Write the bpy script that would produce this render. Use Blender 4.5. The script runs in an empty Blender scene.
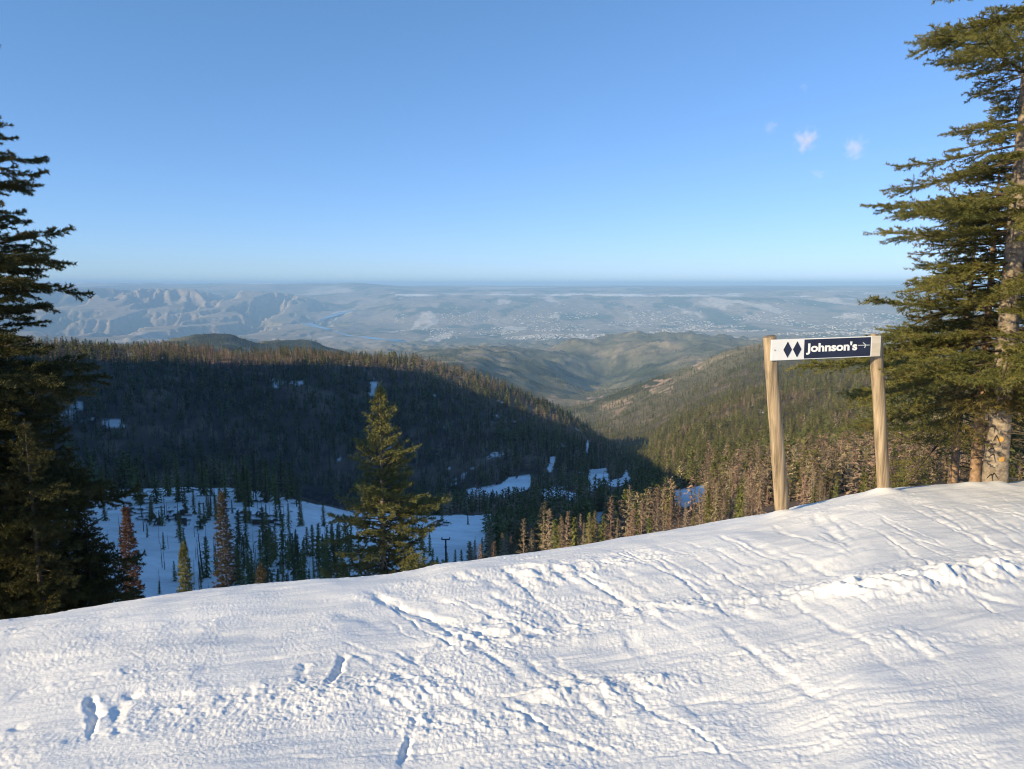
import bpy, math, random
import numpy as np
from mathutils import Vector, Matrix

R = math.radians
scene = bpy.context.scene
COL = scene.collection
RNG = np.random.default_rng(7)
random.seed(7)

# ------------------------------------------------------------------ camera geometry
F_PX, CXP, CYP = 710.0, 512.0, 384.5
PITCH = R(8.08)
SP, CP = math.sin(PITCH), math.cos(PITCH)
EYE = 1.6                                    # eye height above the snow underfoot (camera at z = 0)


def ray(px, py):
    """pixel -> (x/y, z/y) for a unit step forward"""
    cx = (np.asarray(px, float) - CXP) / F_PX
    cy = (np.asarray(py, float) - CYP) / F_PX
    fwd = CP - cy * SP
    return cx / fwd, -(cy * CP + SP) / fwd


def at(px, py, y):
    u, v = ray(px, py)
    return Vector((float(u * y), float(y), float(v * y)))


def polar(px, py):
    """pixel -> (azimuth, z per metre of ground range)"""
    u, v = ray(px, py)
    az = np.arctan(u)
    return az, v * np.cos(az)


def project(x, y, z):
    y = np.where(np.abs(y) < 1e-6, 1e-6, y)
    depth = y * CP - z * SP
    px = CXP + F_PX * x / depth
    py = CYP + F_PX * (-z * CP - y * SP) / depth
    return np.where(depth > 0, px, -1e5), np.where(depth > 0, py, -1e5)


SUN_AZ_BACK = R(55)                          # sun: behind the camera, turned this far to its left
SUN_EL = R(22)
SUN = np.array([-math.sin(SUN_AZ_BACK) * math.cos(SUN_EL), -math.cos(SUN_AZ_BACK) * math.cos(SUN_EL), math.sin(SUN_EL)])


# ------------------------------------------------------------------ numeric helpers
def _hash(ix, iy, seed):
    h = (ix.astype(np.int64) * 374761393 + iy.astype(np.int64) * 668265263 + seed * 974634777) & 0xFFFFFFFF
    h = ((h ^ (h >> 13)) * 1274126177) & 0xFFFFFFFF
    return (h ^ (h >> 16)) & 0xFFFFFFFF


def perlin(x, y, seed=0):
    x = np.asarray(x, float); y = np.asarray(y, float)
    x0 = np.floor(x); y0 = np.floor(y)
    fx = x - x0; fy = y - y0
    sx = fx * fx * fx * (fx * (fx * 6 - 15) + 10)
    sy = fy * fy * fy * (fy * (fy * 6 - 15) + 10)

    def g(dx, dy):
        a = _hash(x0 + dx, y0 + dy, seed) * (2 * math.pi / 4294967296.0)
        return np.cos(a) * (fx - dx) + np.sin(a) * (fy - dy)
    a = g(0, 0); b = g(1, 0); c = g(0, 1); d = g(1, 1)
    return ((a + (b - a) * sx) + ((c + (d - c) * sx) - (a + (b - a) * sx)) * sy) * 1.5


def fbm(x, y, octaves=4, seed=0, gain=.5, lac=2.03):
    s = 0; a = 1.0
    for k in range(octaves):
        s = s + a * perlin(x, y, seed + 17 * k)
        x = x * lac + 3.7; y = y * lac - 1.9; a *= gain
    return s


def ridged(x, y, octaves=4, seed=0, gain=.5, lac=2.07):
    s = 0; a = 1.0; w = 1.0
    for k in range(octaves):
        n = (1 - np.abs(perlin(x, y, seed + 31 * k))) ** 2 * w
        s = s + a * n
        w = np.clip(n * 1.6, 0, 1)
        x = x * lac + 5.1; y = y * lac + 2.3; a *= gain
    return s


def smooth(e0, e1, v):
    t = np.clip((v - e0) / (e1 - e0), 0, 1)
    return t * t * (3 - 2 * t)


def in_poly(px, py, poly):
    inside = np.zeros(np.shape(px), bool)
    n = len(poly)
    for i in range(n):
        x0, y0 = poly[i]; x1, y1 = poly[(i + 1) % n]
        c = ((y0 > py) != (y1 > py))
        with np.errstate(divide='ignore', invalid='ignore'):
            xi = (x1 - x0) * (py - y0) / (y1 - y0 + 1e-12) + x0
        inside ^= c & (px < xi)
    return inside


def hermite(xs, ys, x):
    """smooth monotone-ish interpolation, clamped at the ends"""
    xs = np.asarray(xs, float); ys = np.asarray(ys, float)
    d = np.diff(ys) / np.diff(xs)
    m = np.zeros_like(ys)
    same = d[:-1] * d[1:] > 0
    m[1:-1][same] = 2 * d[:-1][same] * d[1:][same] / (d[:-1][same] + d[1:][same])
    x = np.clip(x, xs[0], xs[-1])
    i = np.clip(np.searchsorted(xs, x) - 1, 0, len(xs) - 2)
    h = xs[i + 1] - xs[i]; t = (x - xs[i]) / h
    return ((2 * t**3 - 3 * t**2 + 1) * ys[i] + (t**3 - 2 * t**2 + t) * h * m[i]
            + (-2 * t**3 + 3 * t**2) * ys[i + 1] + (t**3 - t**2) * h * m[i + 1])


def mesh_from(name, verts, faces_flat, loop_n, mats, smooth_shade=False, mat_idx=None, colors=None):
    """verts (n,3); faces_flat loop indices; loop_n verts per face (int or array)"""
    me = bpy.data.meshes.new(name)
    verts = np.ascontiguousarray(verts, np.float32)
    faces_flat = np.ascontiguousarray(faces_flat, np.int32).ravel()
    me.vertices.add(len(verts)); me.vertices.foreach_set('co', verts.ravel())
    me.loops.add(len(faces_flat)); me.loops.foreach_set('vertex_index', faces_flat)
    if np.isscalar(loop_n):
        nf = len(faces_flat) // loop_n
        starts = np.arange(nf, dtype=np.int32) * loop_n
    else:
        loop_n = np.asarray(loop_n, np.int32); nf = len(loop_n)
        starts = np.concatenate([[0], np.cumsum(loop_n)[:-1]]).astype(np.int32)
    me.polygons.add(nf); me.polygons.foreach_set('loop_start', starts)
    if mat_idx is not None:
        me.polygons.foreach_set('material_index', np.ascontiguousarray(mat_idx, np.int32))
    me.polygons.foreach_set('use_smooth', np.full(nf, smooth_shade, bool))
    for m in mats:
        me.materials.append(m)
    me.update(calc_edges=True)
    if colors is not None:
        ca = me.color_attributes.new('ground', 'FLOAT_COLOR', 'POINT')
        rgba = np.ones((len(verts), 4), np.float32); rgba[:, :3] = colors
        ca.data.foreach_set('color', rgba.ravel())
    return me


def link(name, me, parent=None, loc=None, rotz=0.0, scale=None):
    o = bpy.data.objects.new(name, me); COL.objects.link(o)
    if parent: o.parent = parent
    if loc is not None: o.location = loc
    if rotz: o.rotation_euler = (0, 0, rotz)
    if scale is not None: o.scale = (scale, scale, scale) if np.isscalar(scale) else scale
    return o


def tag(o, label=None, cat=None, group=None, kind=None):
    if label: o['label'] = label
    if cat: o['category'] = cat
    if group: o['group'] = group
    if kind: o['kind'] = kind
    return o


def thing(name, label, cat, loc=(0, 0, 0), rotz=0, group=None):
    o = bpy.data.objects.new(name, None); COL.objects.link(o)
    o.empty_display_size = .2
    o.location = loc; o.rotation_euler = (0, 0, rotz)
    return tag(o, label, cat, group)


class Shape:
    """collects tubes, boxes and faces for one mesh"""
    def __init__(s):
        s.v = []; s.f = []; s.n = 0

    def add(s, verts, faces):
        s.v.extend([tuple(p) for p in verts]); s.f.extend([tuple(i + s.n for i in f) for f in faces]); s.n += len(verts)

    def tube(s, pts, radii, sides=8, cap=True):
        pts = [Vector(p) for p in pts]; vs = []
        ref = None
        for i, p in enumerate(pts):
            d = (pts[min(i + 1, len(pts) - 1)] - pts[max(i - 1, 0)]).normalized()
            a = Vector((1, 0, 0)) if abs(d.x) < .9 else Vector((0, 1, 0))
            if ref is not None: a = ref
            u = (a - d * a.dot(d)).normalized(); w = d.cross(u); ref = u
            for k in range(sides):
                t = 2 * math.pi * k / sides
                vs.append(p + (u * math.cos(t) + w * math.sin(t)) * radii[i])
        fs = []
        for i in range(len(pts) - 1):
            for k in range(sides):
                a = i * sides + k; b = i * sides + (k + 1) % sides
                fs.append((a, b, b + sides, a + sides))
        if cap:
            fs.append(tuple(reversed(range(sides)))); m = (len(pts) - 1) * sides
            fs.append(tuple(range(m, m + sides)))
        s.add(vs, fs)

    def box(s, x0, x1, y0, y1, z0, z1):
        v = [(x, y, z) for z in (z0, z1) for y in (y0, y1) for x in (x0, x1)]
        s.add(v, [(0, 2, 3, 1), (4, 5, 7, 6), (0, 1, 5, 4), (1, 3, 7, 5), (3, 2, 6, 7), (2, 0, 4, 6)])

    def prism(s, outline, y0, y1):
        """outline in (x,z), extruded along y; y0 is the front"""
        n = len(outline)
        v = [(x, y0, z) for x, z in outline] + [(x, y1, z) for x, z in outline]
        s.add(v, [tuple(range(n)), tuple(reversed(range(n, 2 * n)))] + [(i, n + i, n + (i + 1) % n, (i + 1) % n) for i in range(n)])

    def build(s, name, mat, parent=None, smooth_shade=False, **kw):
        ln = [len(f) for f in s.f]; flat = [i for f in s.f for i in f]
        me = mesh_from(name, np.array(s.v), flat, ln, [mat], smooth_shade)
        return link(name, me, parent, **kw)


# ------------------------------------------------------------------ materials
def new_mat(name):
    m = bpy.data.materials.new(name); m.use_nodes = True
    nt = m.node_tree; b = nt.nodes['Principled BSDF']
    return m, nt, b


def nd(nt, t, **kw):
    n = nt.nodes.new(t)
    for k, v in kw.items(): setattr(n, k, v)
    return n


def noise_mat(name, c1, c2, scale=5, rough=.8, stretch=(1, 1, 1), bump=0.0, bump_dist=.01, detail=6, obj_random=0.0, spec=.3, through=0.0):
    m, nt, b = new_mat(name)
    tc = nd(nt, 'ShaderNodeTexCoord'); mp = nd(nt, 'ShaderNodeMapping'); mp.inputs['Scale'].default_value = stretch
    nz = nd(nt, 'ShaderNodeTexNoise'); nz.inputs['Scale'].default_value = scale; nz.inputs['Detail'].default_value = detail
    nz.inputs['Roughness'].default_value = .6
    rp = nd(nt, 'ShaderNodeValToRGB')
    rp.color_ramp.elements[0].position = .3; rp.color_ramp.elements[1].position = .7
    rp.color_ramp.elements[0].color = (*c1, 1); rp.color_ramp.elements[1].color = (*c2, 1)
    L = nt.links.new
    L(tc.outputs['Object'], mp.inputs['Vector']); L(mp.outputs[0], nz.inputs['Vector']); L(nz.outputs['Fac'], rp.inputs[0])
    out = rp.outputs[0]
    if obj_random:
        oi = nd(nt, 'ShaderNodeObjectInfo'); hs = nd(nt, 'ShaderNodeHueSaturation')
        mr = nd(nt, 'ShaderNodeMapRange'); mr.inputs['To Min'].default_value = 1 - obj_random; mr.inputs['To Max'].default_value = 1 + obj_random
        L(oi.outputs['Random'], mr.inputs['Value']); L(mr.outputs[0], hs.inputs['Value'])
        mr2 = nd(nt, 'ShaderNodeMapRange'); mr2.inputs['To Min'].default_value = .47; mr2.inputs['To Max'].default_value = .53
        mu = nd(nt, 'ShaderNodeMath', operation='FRACT'); mm = nd(nt, 'ShaderNodeMath', operation='MULTIPLY'); mm.inputs[1].default_value = 7.31
        L(oi.outputs['Random'], mm.inputs[0]); L(mm.outputs[0], mu.inputs[0]); L(mu.outputs[0], mr2.inputs['Value']); L(mr2.outputs[0], hs.inputs['Hue'])
        L(out, hs.inputs['Color']); out = hs.outputs[0]
    L(out, b.inputs['Base Color'])
    b.inputs['Roughness'].default_value = rough
    b.inputs['Specular IOR Level'].default_value = spec
    if bump:
        bp = nd(nt, 'ShaderNodeBump'); bp.inputs['Strength'].default_value = bump; bp.inputs['Distance'].default_value = bump_dist
        L(nz.outputs['Fac'], bp.inputs['Height']); L(bp.outputs[0], b.inputs['Normal'])
    if through:                                                                # thin needles let some light through
        tb = nd(nt, 'ShaderNodeBsdfTranslucent'); mx = nd(nt, 'ShaderNodeMixShader'); mx.inputs[0].default_value = through
        L(out, tb.inputs['Color']); L(b.outputs[0], mx.inputs[1]); L(tb.outputs[0], mx.inputs[2])
        L(mx.outputs[0], nt.nodes['Material Output'].inputs['Surface'])
    return m


M = {}
M['needles'] = noise_mat('fir_needles', (.066, .080, .020), (.235, .205, .056), scale=2.6, rough=.55, obj_random=.12, spec=.3, through=0.25)
M['needles_shaded'] = noise_mat('shaded_fir_needles', (.036, .045, .014), (.112, .097, .031), scale=2.4, rough=.6, spec=.25, through=0.25)  # shade on the left firs put into a darker needle colour
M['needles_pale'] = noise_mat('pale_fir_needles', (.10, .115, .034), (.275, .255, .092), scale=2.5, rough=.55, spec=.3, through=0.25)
M['needles_red'] = noise_mat('dead_red_needles', (.11, .058, .037), (.20, .112, .070), scale=3, rough=.75, spec=.1, through=0.25)
M['needles_grey'] = noise_mat('dead_grey_needles', (.075, .066, .042), (.155, .128, .084), scale=3, rough=.75, spec=.1, through=0.25)
M['mid_green'] = noise_mat('conifer_green', (.085, .100, .028), (.27, .245, .085), scale=1.5, rough=.7, obj_random=.35, spec=.15, through=0.12)
M['mid_brown'] = noise_mat('conifer_brown', (.215, .160, .105), (.47, .35, .245), scale=1.5, rough=.8, obj_random=.42, spec=.1, through=0.12)
M['bark'] = noise_mat('grey_bark', (.085, .066, .050), (.42, .345, .265), scale=13, rough=.9, stretch=(1, 1, 1.5), bump=1.0, bump_dist=.02, detail=10, spec=.2)
M['bark_warm'] = noise_mat('warm_bark', (.13, .080, .048), (.42, .28, .18), scale=14, rough=.9, stretch=(1, 1, 1.2), bump=1.0, bump_dist=.02, spec=.2)
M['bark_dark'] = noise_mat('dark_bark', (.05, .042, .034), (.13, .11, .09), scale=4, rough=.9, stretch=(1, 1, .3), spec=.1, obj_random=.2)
M['limb'] = noise_mat('limb_bark', (.05, .04, .03), (.13, .10, .075), scale=6, rough=.9, spec=.1)
M['cut_wood'] = noise_mat('cut_wood', (.40, .22, .06), (.60, .36, .11), scale=18, rough=.7, spec=.2)
M['post'] = noise_mat('weathered_post', (.12, .09, .058), (.50, .385, .255), scale=24, rough=.85, stretch=(1, 1, .045), bump=1.0, bump_dist=.012, detail=12, spec=.2)
M['white_paint'] = noise_mat('white_sign_face', (.70, .70, .69), (.80, .80, .79), scale=6, rough=.45, spec=.4)
M['navy'] = noise_mat('navy_sign_face', (.012, .016, .040), (.020, .026, .058), scale=8, rough=.45, spec=.4)
M['board_wood'] = noise_mat('bare_board', (.52, .45, .34), (.68, .62, .52), scale=10, rough=.7, stretch=(.2, 1, 1), spec=.2)
M['letter'] = noise_mat('white_lettering', (.78, .78, .77), (.84, .84, .83), scale=5, rough=.45)
M['mark'] = noise_mat('pale_mark', (.45, .50, .50), (.60, .64, .62), scale=20, rough=.5)
M['bolt'] = noise_mat('zinc_bolt', (.25, .25, .26), (.4, .4, .4), scale=20, rough=.4)
M['steel'] = noise_mat('dark_steel', (.04, .042, .045), (.08, .08, .085), scale=3, rough=.5)
M['house'] = noise_mat('pale_buildings', (.30, .28, .27), (.66, .62, .58), scale=.01, rough=.7)

# snow
m, nt, b = new_mat('snow'); L = nt.links.new
tc = nd(nt, 'ShaderNodeTexCoord')
n1 = nd(nt, 'ShaderNodeTexNoise'); n1.inputs['Scale'].default_value = 1.3; n1.inputs['Detail'].default_value = 5
n2 = nd(nt, 'ShaderNodeTexNoise'); n2.inputs['Scale'].default_value = 55; n2.inputs['Detail'].default_value = 5; n2.inputs['Roughness'].default_value = .65
rp = nd(nt, 'ShaderNodeValToRGB')
rp.color_ramp.elements[0].position = .3; rp.color_ramp.elements[0].color = (.80, .795, .79, 1)
rp.color_ramp.elements[1].position = .65; rp.color_ramp.elements[1].color = (.88, .87, .86, 1)
bp = nd(nt, 'ShaderNodeBump'); bp.inputs['Strength'].default_value = .5; bp.inputs['Distance'].default_value = .010
L(tc.outputs['Object'], n1.inputs['Vector']); L(tc.outputs['Object'], n2.inputs['Vector'])
L(n1.outputs['Fac'], rp.inputs[0]); L(rp.outputs[0], b.inputs['Base Color'])
L(n2.outputs['Fac'], bp.inputs['Height']); L(bp.outputs[0], b.inputs['Normal'])
b.inputs['Roughness'].default_value = .55; b.inputs['Specular IOR Level'].default_value = .25
M['snow'] = m

# terrain: ground cover colour comes with the mesh, fine variation from noise
m, nt, b = new_mat('terrain'); L = nt.links.new
at_ = nd(nt, 'ShaderNodeAttribute', attribute_name='ground')
tc = nd(nt, 'ShaderNodeTexCoord')
nz = nd(nt, 'ShaderNodeTexNoise'); nz.inputs['Scale'].default_value = .006; nz.inputs['Detail'].default_value = 12; nz.inputs['Roughness'].default_value = .78
mr = nd(nt, 'ShaderNodeMapRange'); mr.inputs['From Min'].default_value = .3; mr.inputs['From Max'].default_value = .7
mr.inputs['To Min'].default_value = .5; mr.inputs['To Max'].default_value = 1.45
hs = nd(nt, 'ShaderNodeHueSaturation')
L(tc.outputs['Object'], nz.inputs['Vector']); L(nz.outputs['Fac'], mr.inputs['Value'])
L(at_.outputs['Color'], hs.inputs['Color']); L(mr.outputs[0], hs.inputs['Value']); L(hs.outputs[0], b.inputs['Base Color'])
b.inputs['Roughness'].default_value = .95; b.inputs['Specular IOR Level'].default_value = .05
M['terrain'] = m

m, nt, b = new_mat('river_water'); L = nt.links.new
b.inputs['Base Color'].default_value = (.03, .07, .10, 1); b.inputs['Roughness'].default_value = .12
nz = nd(nt, 'ShaderNodeTexNoise'); nz.inputs['Scale'].default_value = .05; bp = nd(nt, 'ShaderNodeBump'); bp.inputs['Strength'].default_value = .1
L(nz.outputs['Fac'], bp.inputs['Height']); L(bp.outputs[0], b.inputs['Normal'])
M['water'] = m

# ------------------------------------------------------------------ foreground snow
CREST = [(-260, 660, 4.9), (-100, 640, 4.9), (0, 627, 5.0), (100, 613, 5.15), (200, 600, 5.35), (300, 589, 5.6), (400, 579, 5.9), (470, 567, 6.15),
         (520, 559, 6.35), (560, 553, 6.5), (620, 543, 6.75), (680, 532, 7.0), (740, 520, 7.3), (782, 512, 7.5), (830, 502, 7.65), (883, 491, 7.75),
         (940, 486, 7.95), (1024, 482, 8.2), (1120, 478, 8.5), (1280, 476, 9)]
_ca, _ce, _cr = [], [], []
for px_, py_, y_ in CREST:
    a_, e_ = polar(px_, py_)
    _ca.append(float(a_)); _ce.append(float(e_)); _cr.append(y_ / math.cos(float(a_)))
_cS = [(e * r + EYE) / r for e, r in zip(_ce, _cr)]
A_ALL = [-math.pi, R(-120), R(-80)] + _ca + [R(80), R(120), math.pi]
S_ALL = [.04, -.02, -.10] + _cS + [-.02, .05, .04]
RC_ALL = [40, 20, 7.5] + _cr + [14, 25, 40]
ROLL0 = -.05                                   # the roll-over starts a little before the crest line


def snow_base(az, r):
    S = hermite(A_ALL, S_ALL, az); rc = hermite(A_ALL, RC_ALL, az) + ROLL0 - .25
    d = np.maximum(r - rc, 0)
    w = 2.2                                     # metres over which the slope turns steep
    extra = .52
    roll = np.where(d < w, extra * d * d / (2 * w), extra * (d - w / 2))
    return -EYE + S * r - roll


def snow_xy(px, py):
    """pixel on the foreground snow -> ground x, y"""
    az, e = polar(px, py)
    S = hermite(A_ALL, S_ALL, az)
    r = EYE / np.maximum(-e + S, .02)
    rc = hermite(A_ALL, RC_ALL, az)
    r = np.minimum(r, rc + .3)
    return r * np.sin(az), r * np.cos(az)


def seg_dist(x, y, p, q):
    dx, dy = q[0] - p[0], q[1] - p[1]
    L2 = dx * dx + dy * dy + 1e-9
    t = np.clip(((x - p[0]) * dx + (y - p[1]) * dy) / L2, 0, 1)
    ex = x - p[0] - t * dx; ey = y - p[1] - t * dy
    side = (ex * dy - ey * dx) / math.sqrt(L2)
    return np.hypot(ex, ey), side, t


def snow_detail(x, y, far):
    """relief of tracks, chunks and berms; far: 0..1 fades the finest grain"""
    p0 = snow_xy(430, 655); p1 = snow_xy(1000, 545)
    ang = math.atan2(float(p1[1] - p0[1]), float(p1[0] - p0[0]))
    c, s = math.cos(ang), math.sin(ang)
    u = x * c + y * s; v = -x * s + y * c
    z = .024 * fbm(x * .9, y * .9, 3, 11)
    z += .010 * fbm(u * .7, v * 3.2, 5, 23) + .0035 * fbm(u * 2.5, v * 14, 3, 24)                    # long streaks along the piste
    churn = smooth(-.18, .42, fbm(u * .42, v * 1.25, 4, 41, gain=.6))
    chunk_extra = np.zeros_like(x)

    def berm(pts, w, h, chunk=1.0):
        nonlocal z, chunk_extra
        g = [tuple(float(k) for k in snow_xy(*p)) for p in pts]
        best = np.full(x.shape, 1e9)
        for a, b2 in zip(g[:-1], g[1:]):
            best = np.minimum(best, seg_dist(x, y, a, b2)[0])
        f = np.exp(-(best / w) ** 2)
        mod = np.clip(.55 + .8 * fbm(x * 2.3, y * 2.3, 3, 77) + .7 * fbm(x * 7.5, y * 7.5, 3, 78), .0, 1.7)
        z = z + .5 * h * f * mod
        chunk_extra = np.maximum(chunk_extra, chunk * np.exp(-(best / (w * 1.5)) ** 2))

    berm([(470, 640), (560, 628), (640, 611), (720, 603), (800, 592), (900, 582), (1040, 560)], .20, .050, 1.3)
    berm([(850, 590), (905, 588), (960, 578), (1000, 572)], .17, .075, 1.6)
    berm([(560, 690), (600, 686), (655, 680)], .10, .055, 1.4)
    berm([(180, 700), (300, 690), (420, 690)], .16, .02, .9)
    berm([(530, 570), (580, 572), (640, 556)], .22, .050, 1.2)
    berm([(455, 640), (520, 600), (545, 575)], .22, .02, 1.0)
    berm([(20, 690), (120, 675), (190, 672)], .10, .02, .8)
    berm([(430, 725), (560, 735), (700, 715)], .16, .015, .7)
    berm([(690, 575), (760, 572), (830, 565)], .15, .02, .9)

    def lane(pts, w, flat=.85):
        """a smoother scraped lane"""
        nonlocal churn, chunk_extra, z
        g = [tuple(float(k) for k in snow_xy(*p)) for p in pts]
        best = np.full(x.shape, 1e9)
        for a, b2 in zip(g[:-1], g[1:]):
            best = np.minimum(best, seg_dist(x, y, a, b2)[0])
        f = np.exp(-(best / w) ** 4) * flat
        churn = churn * (1 - f); z = z - .015 * f

    lane([(430, 655), (520, 636), (620, 603), (720, 582), (860, 560), (1040, 540)], .16)
    lane([(250, 625), (330, 606), (420, 612), (470, 632)], .28)
    lane([(560, 660), (700, 640), (860, 620), (1040, 600)], .20, .7)
    lane([(760, 690), (900, 700), (1040, 690)], .25, .6)
    lane([(120, 640), (230, 640), (300, 650)], .25, .6)
    lane([(800, 530), (900, 510), (1040, 500)], .35, .6)

    churn = np.clip(churn + chunk_extra, 0, 1.7)
    # chunks: billowed noise pushed up into lumps
    b1 = np.abs(perlin(x * 12 + 1.5 * perlin(x * 4, y * 4, 5), y * 12, 101))
    b2_ = np.abs(perlin(x * 23, y * 23 + perlin(x * 7, y * 7, 6), 102))
    b3 = perlin(x * 42, y * 42, 103)
    lump = smooth(.10, .55, b1)
    sp1 = smooth(.18, .50, perlin(x * 11, y * 11, 121)); sp2 = smooth(.15, .5, perlin(x * 26, y * 26, 122))
    z += .78 * churn * (.0042 * sp1 + .0028 * sp2 + .0030 * lump * smooth(-.1, .4, perlin(x * 5, y * 5, 123)) + .0022 * b2_ + .0020 * b3)
    z += (.0014 * b3 + .0015 * perlin(x * 80, y * 80, 104)) * (1 - .4 * far) * (.5 + .8 * smooth(-.3, .4, fbm(x * 1.7, y * 1.7, 3, 131)))
    big = smooth(.32, .62, perlin(x * 3.4, y * 3.4, 110)) * np.clip(chunk_extra, 0, 1)
    z += .012 * big

    n6 = perlin(x * 6, y * 6, 12); n5 = perlin(x * 5, y * 5, 14)
    wob = .022 * perlin(x * 3, y * 3, 9) + .010 * perlin(x * 11, y * 11, 10) + .009 * perlin(x * 27, y * 27, 15)

    def groove(a, b2, w, depth, rim=.14, taper=True):
        p = tuple(float(k) for k in snow_xy(*a)); q = tuple(float(k) for k in snow_xy(*b2))
        m_ = 5 * w + .05
        k = np.nonzero((x > min(p[0], q[0]) - m_) & (x < max(p[0], q[0]) + m_) & (y > min(p[1], q[1]) - m_) & (y < max(p[1], q[1]) + m_))
        if len(k[0]) == 0: return
        dp = depth * .50 * np.clip(.85 + .8 * n6[k], .2, 1.5); wk = w * np.clip(1 + .5 * n5[k], .6, 1.5)
        d, side, t = seg_dist(x[k] + wob[k], y[k] + wob[k], p, q)
        f = np.exp(-(d / wk) ** 2.0)
        if taper: f = f * (smooth(0, .2, t) * (1 - smooth(.6, 1.0, t)) * .9 + .1)
        z[k] += -dp * f + dp * rim * np.exp(-((d - 1.9 * wk) / (.8 * wk)) ** 2) * (smooth(0, .15, t) * (1 - smooth(.7, 1, t)))

    rt = np.random.default_rng(77)
    for _ in range(95):                                                        # faint ski and board tracks running down across the piste
        cx0 = rt.uniform(330, 1060); cy0 = np.interp(cx0, [330, 520, 782, 1060], [600, 562, 514, 484]) + rt.exponential(45)
        if cy0 > 700: continue
        ln_ = rt.uniform(40, 150); sl_ = rt.normal(.55, .18)
        groove((cx0, cy0), (cx0 + ln_, cy0 + ln_ * sl_), rt.uniform(.012, .032), rt.uniform(.006, .021))
    for _ in range(45):                                                        # and others along it
        cx0 = rt.uniform(-40, 950); cy0 = rt.uniform(600, 765); ln_ = rt.uniform(120, 420)
        groove((cx0, cy0), (cx0 + ln_, cy0 - ln_ * rt.normal(.17, .05)), rt.uniform(.010, .03), rt.uniform(.005, .014))
    for bx_, by_ in ((782, 513), (884, 492), (996, 485), (975, 486)):              # snow packed against posts and trunks
        qx, qy = (float(k) for k in snow_xy(bx_, by_))
        z += .045 * np.exp(-((x - qx) ** 2 + (y - qy) ** 2) / .16 ** 2)
    groove((362, 590), (466, 628), .05, .050)
    groove((330, 607), (420, 640), .10, .018)
    for a, b2, w, dp in [((448, 574), (500, 590), .05, .03), ((468, 571), (512, 592), .045, .035), ((500, 568), (550, 598), .05, .045),
                         ((487, 592), (528, 612), .04, .04), ((520, 566), (575, 590), .05, .03), ((478, 608), (508, 618), .04, .03),
                         ((545, 566), (600, 596), .045, .03), ((600, 560), (650, 588), .05, .025), ((440, 620), (520, 642), .06, .03),
                         ((812, 513), (866, 562), .045, .035), ((826, 512), (874, 556), .03, .02), ((735, 535), (812, 572), .05, .03),
                         ((700, 545), (770, 572), .05, .02), ((690, 598), (800, 632), .05, .03), ((890, 630), (945, 668), .025, .025),
                         ((900, 624), (955, 660), .02, .018), ((770, 640), (815, 668), .03, .02), ((1024, 605), (940, 588), .05, .035),
                         ((985, 560), (1040, 572), .05, .025), ((880, 545), (1040, 515), .05, .015), ((640, 640), (1024, 575), .04, .012),
                         ((560, 720), (1024, 650), .05, .012), ((0, 664), (300, 632), .05, .010), ((60, 655), (330, 612), .04, .008),
                         ((620, 630), (655, 662), .04, .03), ((450, 690), (640, 716), .03, .012)]:
        groove(a, b2, w, dp * .75)
    for a, b2, w, dp in [((91, 696), (91, 740), .020, .075), ((137, 688), (131, 700), .020, .045), ((345, 652), (325, 697), .018, .065),
                         ((303, 662), (298, 676), .018, .03), ((417, 655), (412, 668), .025, .05), ((395, 664), (402, 670), .02, .03), ((378, 660), (384, 668), .02, .03),
                         ((417, 714), (403, 772), .014, .045), ((116, 700), (120, 742), .02, .03), ((520, 700), (535, 706), .025, .03), ((14, 727), (26, 731), .025, .03)]:
        groove(a, b2, w * 1.3, dp * .72, rim=.2)
    return z


az_f = np.concatenate([np.linspace(-180, -60, 60, endpoint=False), np.linspace(-60, -38.5, 90, endpoint=False),
                       np.linspace(-38.5, 38.5, 1080, endpoint=False), np.linspace(38.5, 60, 90, endpoint=False), np.linspace(60, 180, 61)])
az_f = np.radians(az_f)
# radial steps even in the picture: uniform in depression near the eye, then stretched over the roll-over
rr = np.concatenate([np.linspace(.02, 1.75, 24, endpoint=False), 1.6 / np.tan(np.linspace(math.atan(1.6 / 1.75), math.atan(1.6 / 6.0), 430, endpoint=False)),
                     np.linspace(6.0, 10.8, 330, endpoint=False), np.linspace(10.8, 26, 60)])
AZ, RR = np.meshgrid(az_f, rr, indexing='ij')
X = RR * np.sin(AZ); Y = RR * np.cos(AZ)
Z = snow_base(AZ, RR)
inview = (np.abs(AZ) < R(62)) & (RR < 16)
det = np.zeros_like(Z)
det[inview] = snow_detail(X[inview], Y[inview], smooth(3, 8, RR[inview]))
fade = (1 - smooth(11.5, 16, RR)) * (1 - smooth(R(50), R(62), np.abs(AZ))) * smooth(.3, 1.2, RR)
Z = Z + det * fade
na, nr = AZ.shape
idx = np.arange(na * nr).reshape(na, nr)
quads = np.stack([idx[:-1, :-1], idx[1:, :-1], idx[1:, 1:], idx[:-1, 1:]], -1).reshape(-1, 4)[:, ::-1]
quads = quads[:, ::-1]
V = np.stack([X, Y, Z], -1).reshape(-1, 3)
me = mesh_from('snow_slope', V, quads[:, ::-1], 4, [M['snow']], True)
tag(link('snow_slope', me), kind='structure')
SNOW_G = (az_f, rr, Z)


def snow_z(x, y):
    """height of the finished snow surface at x, y"""
    a = math.atan2(x, y); r = math.hypot(x, y)
    i = int(np.clip(np.searchsorted(az_f, a) - 1, 0, na - 2)); j = int(np.clip(np.searchsorted(rr, r) - 1, 0, nr - 2))
    return float(Z_SNOW[i:i + 2, j:j + 2].mean())


Z_SNOW = Z

# ------------------------------------------------------------------ terrain
NODE_PX = [-250, -100, 0, 75, 128, 200, 256, 300, 350, 400, 450, 500, 550, 580, 600, 640, 660, 700, 760, 850, 950, 1024, 1200]
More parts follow.
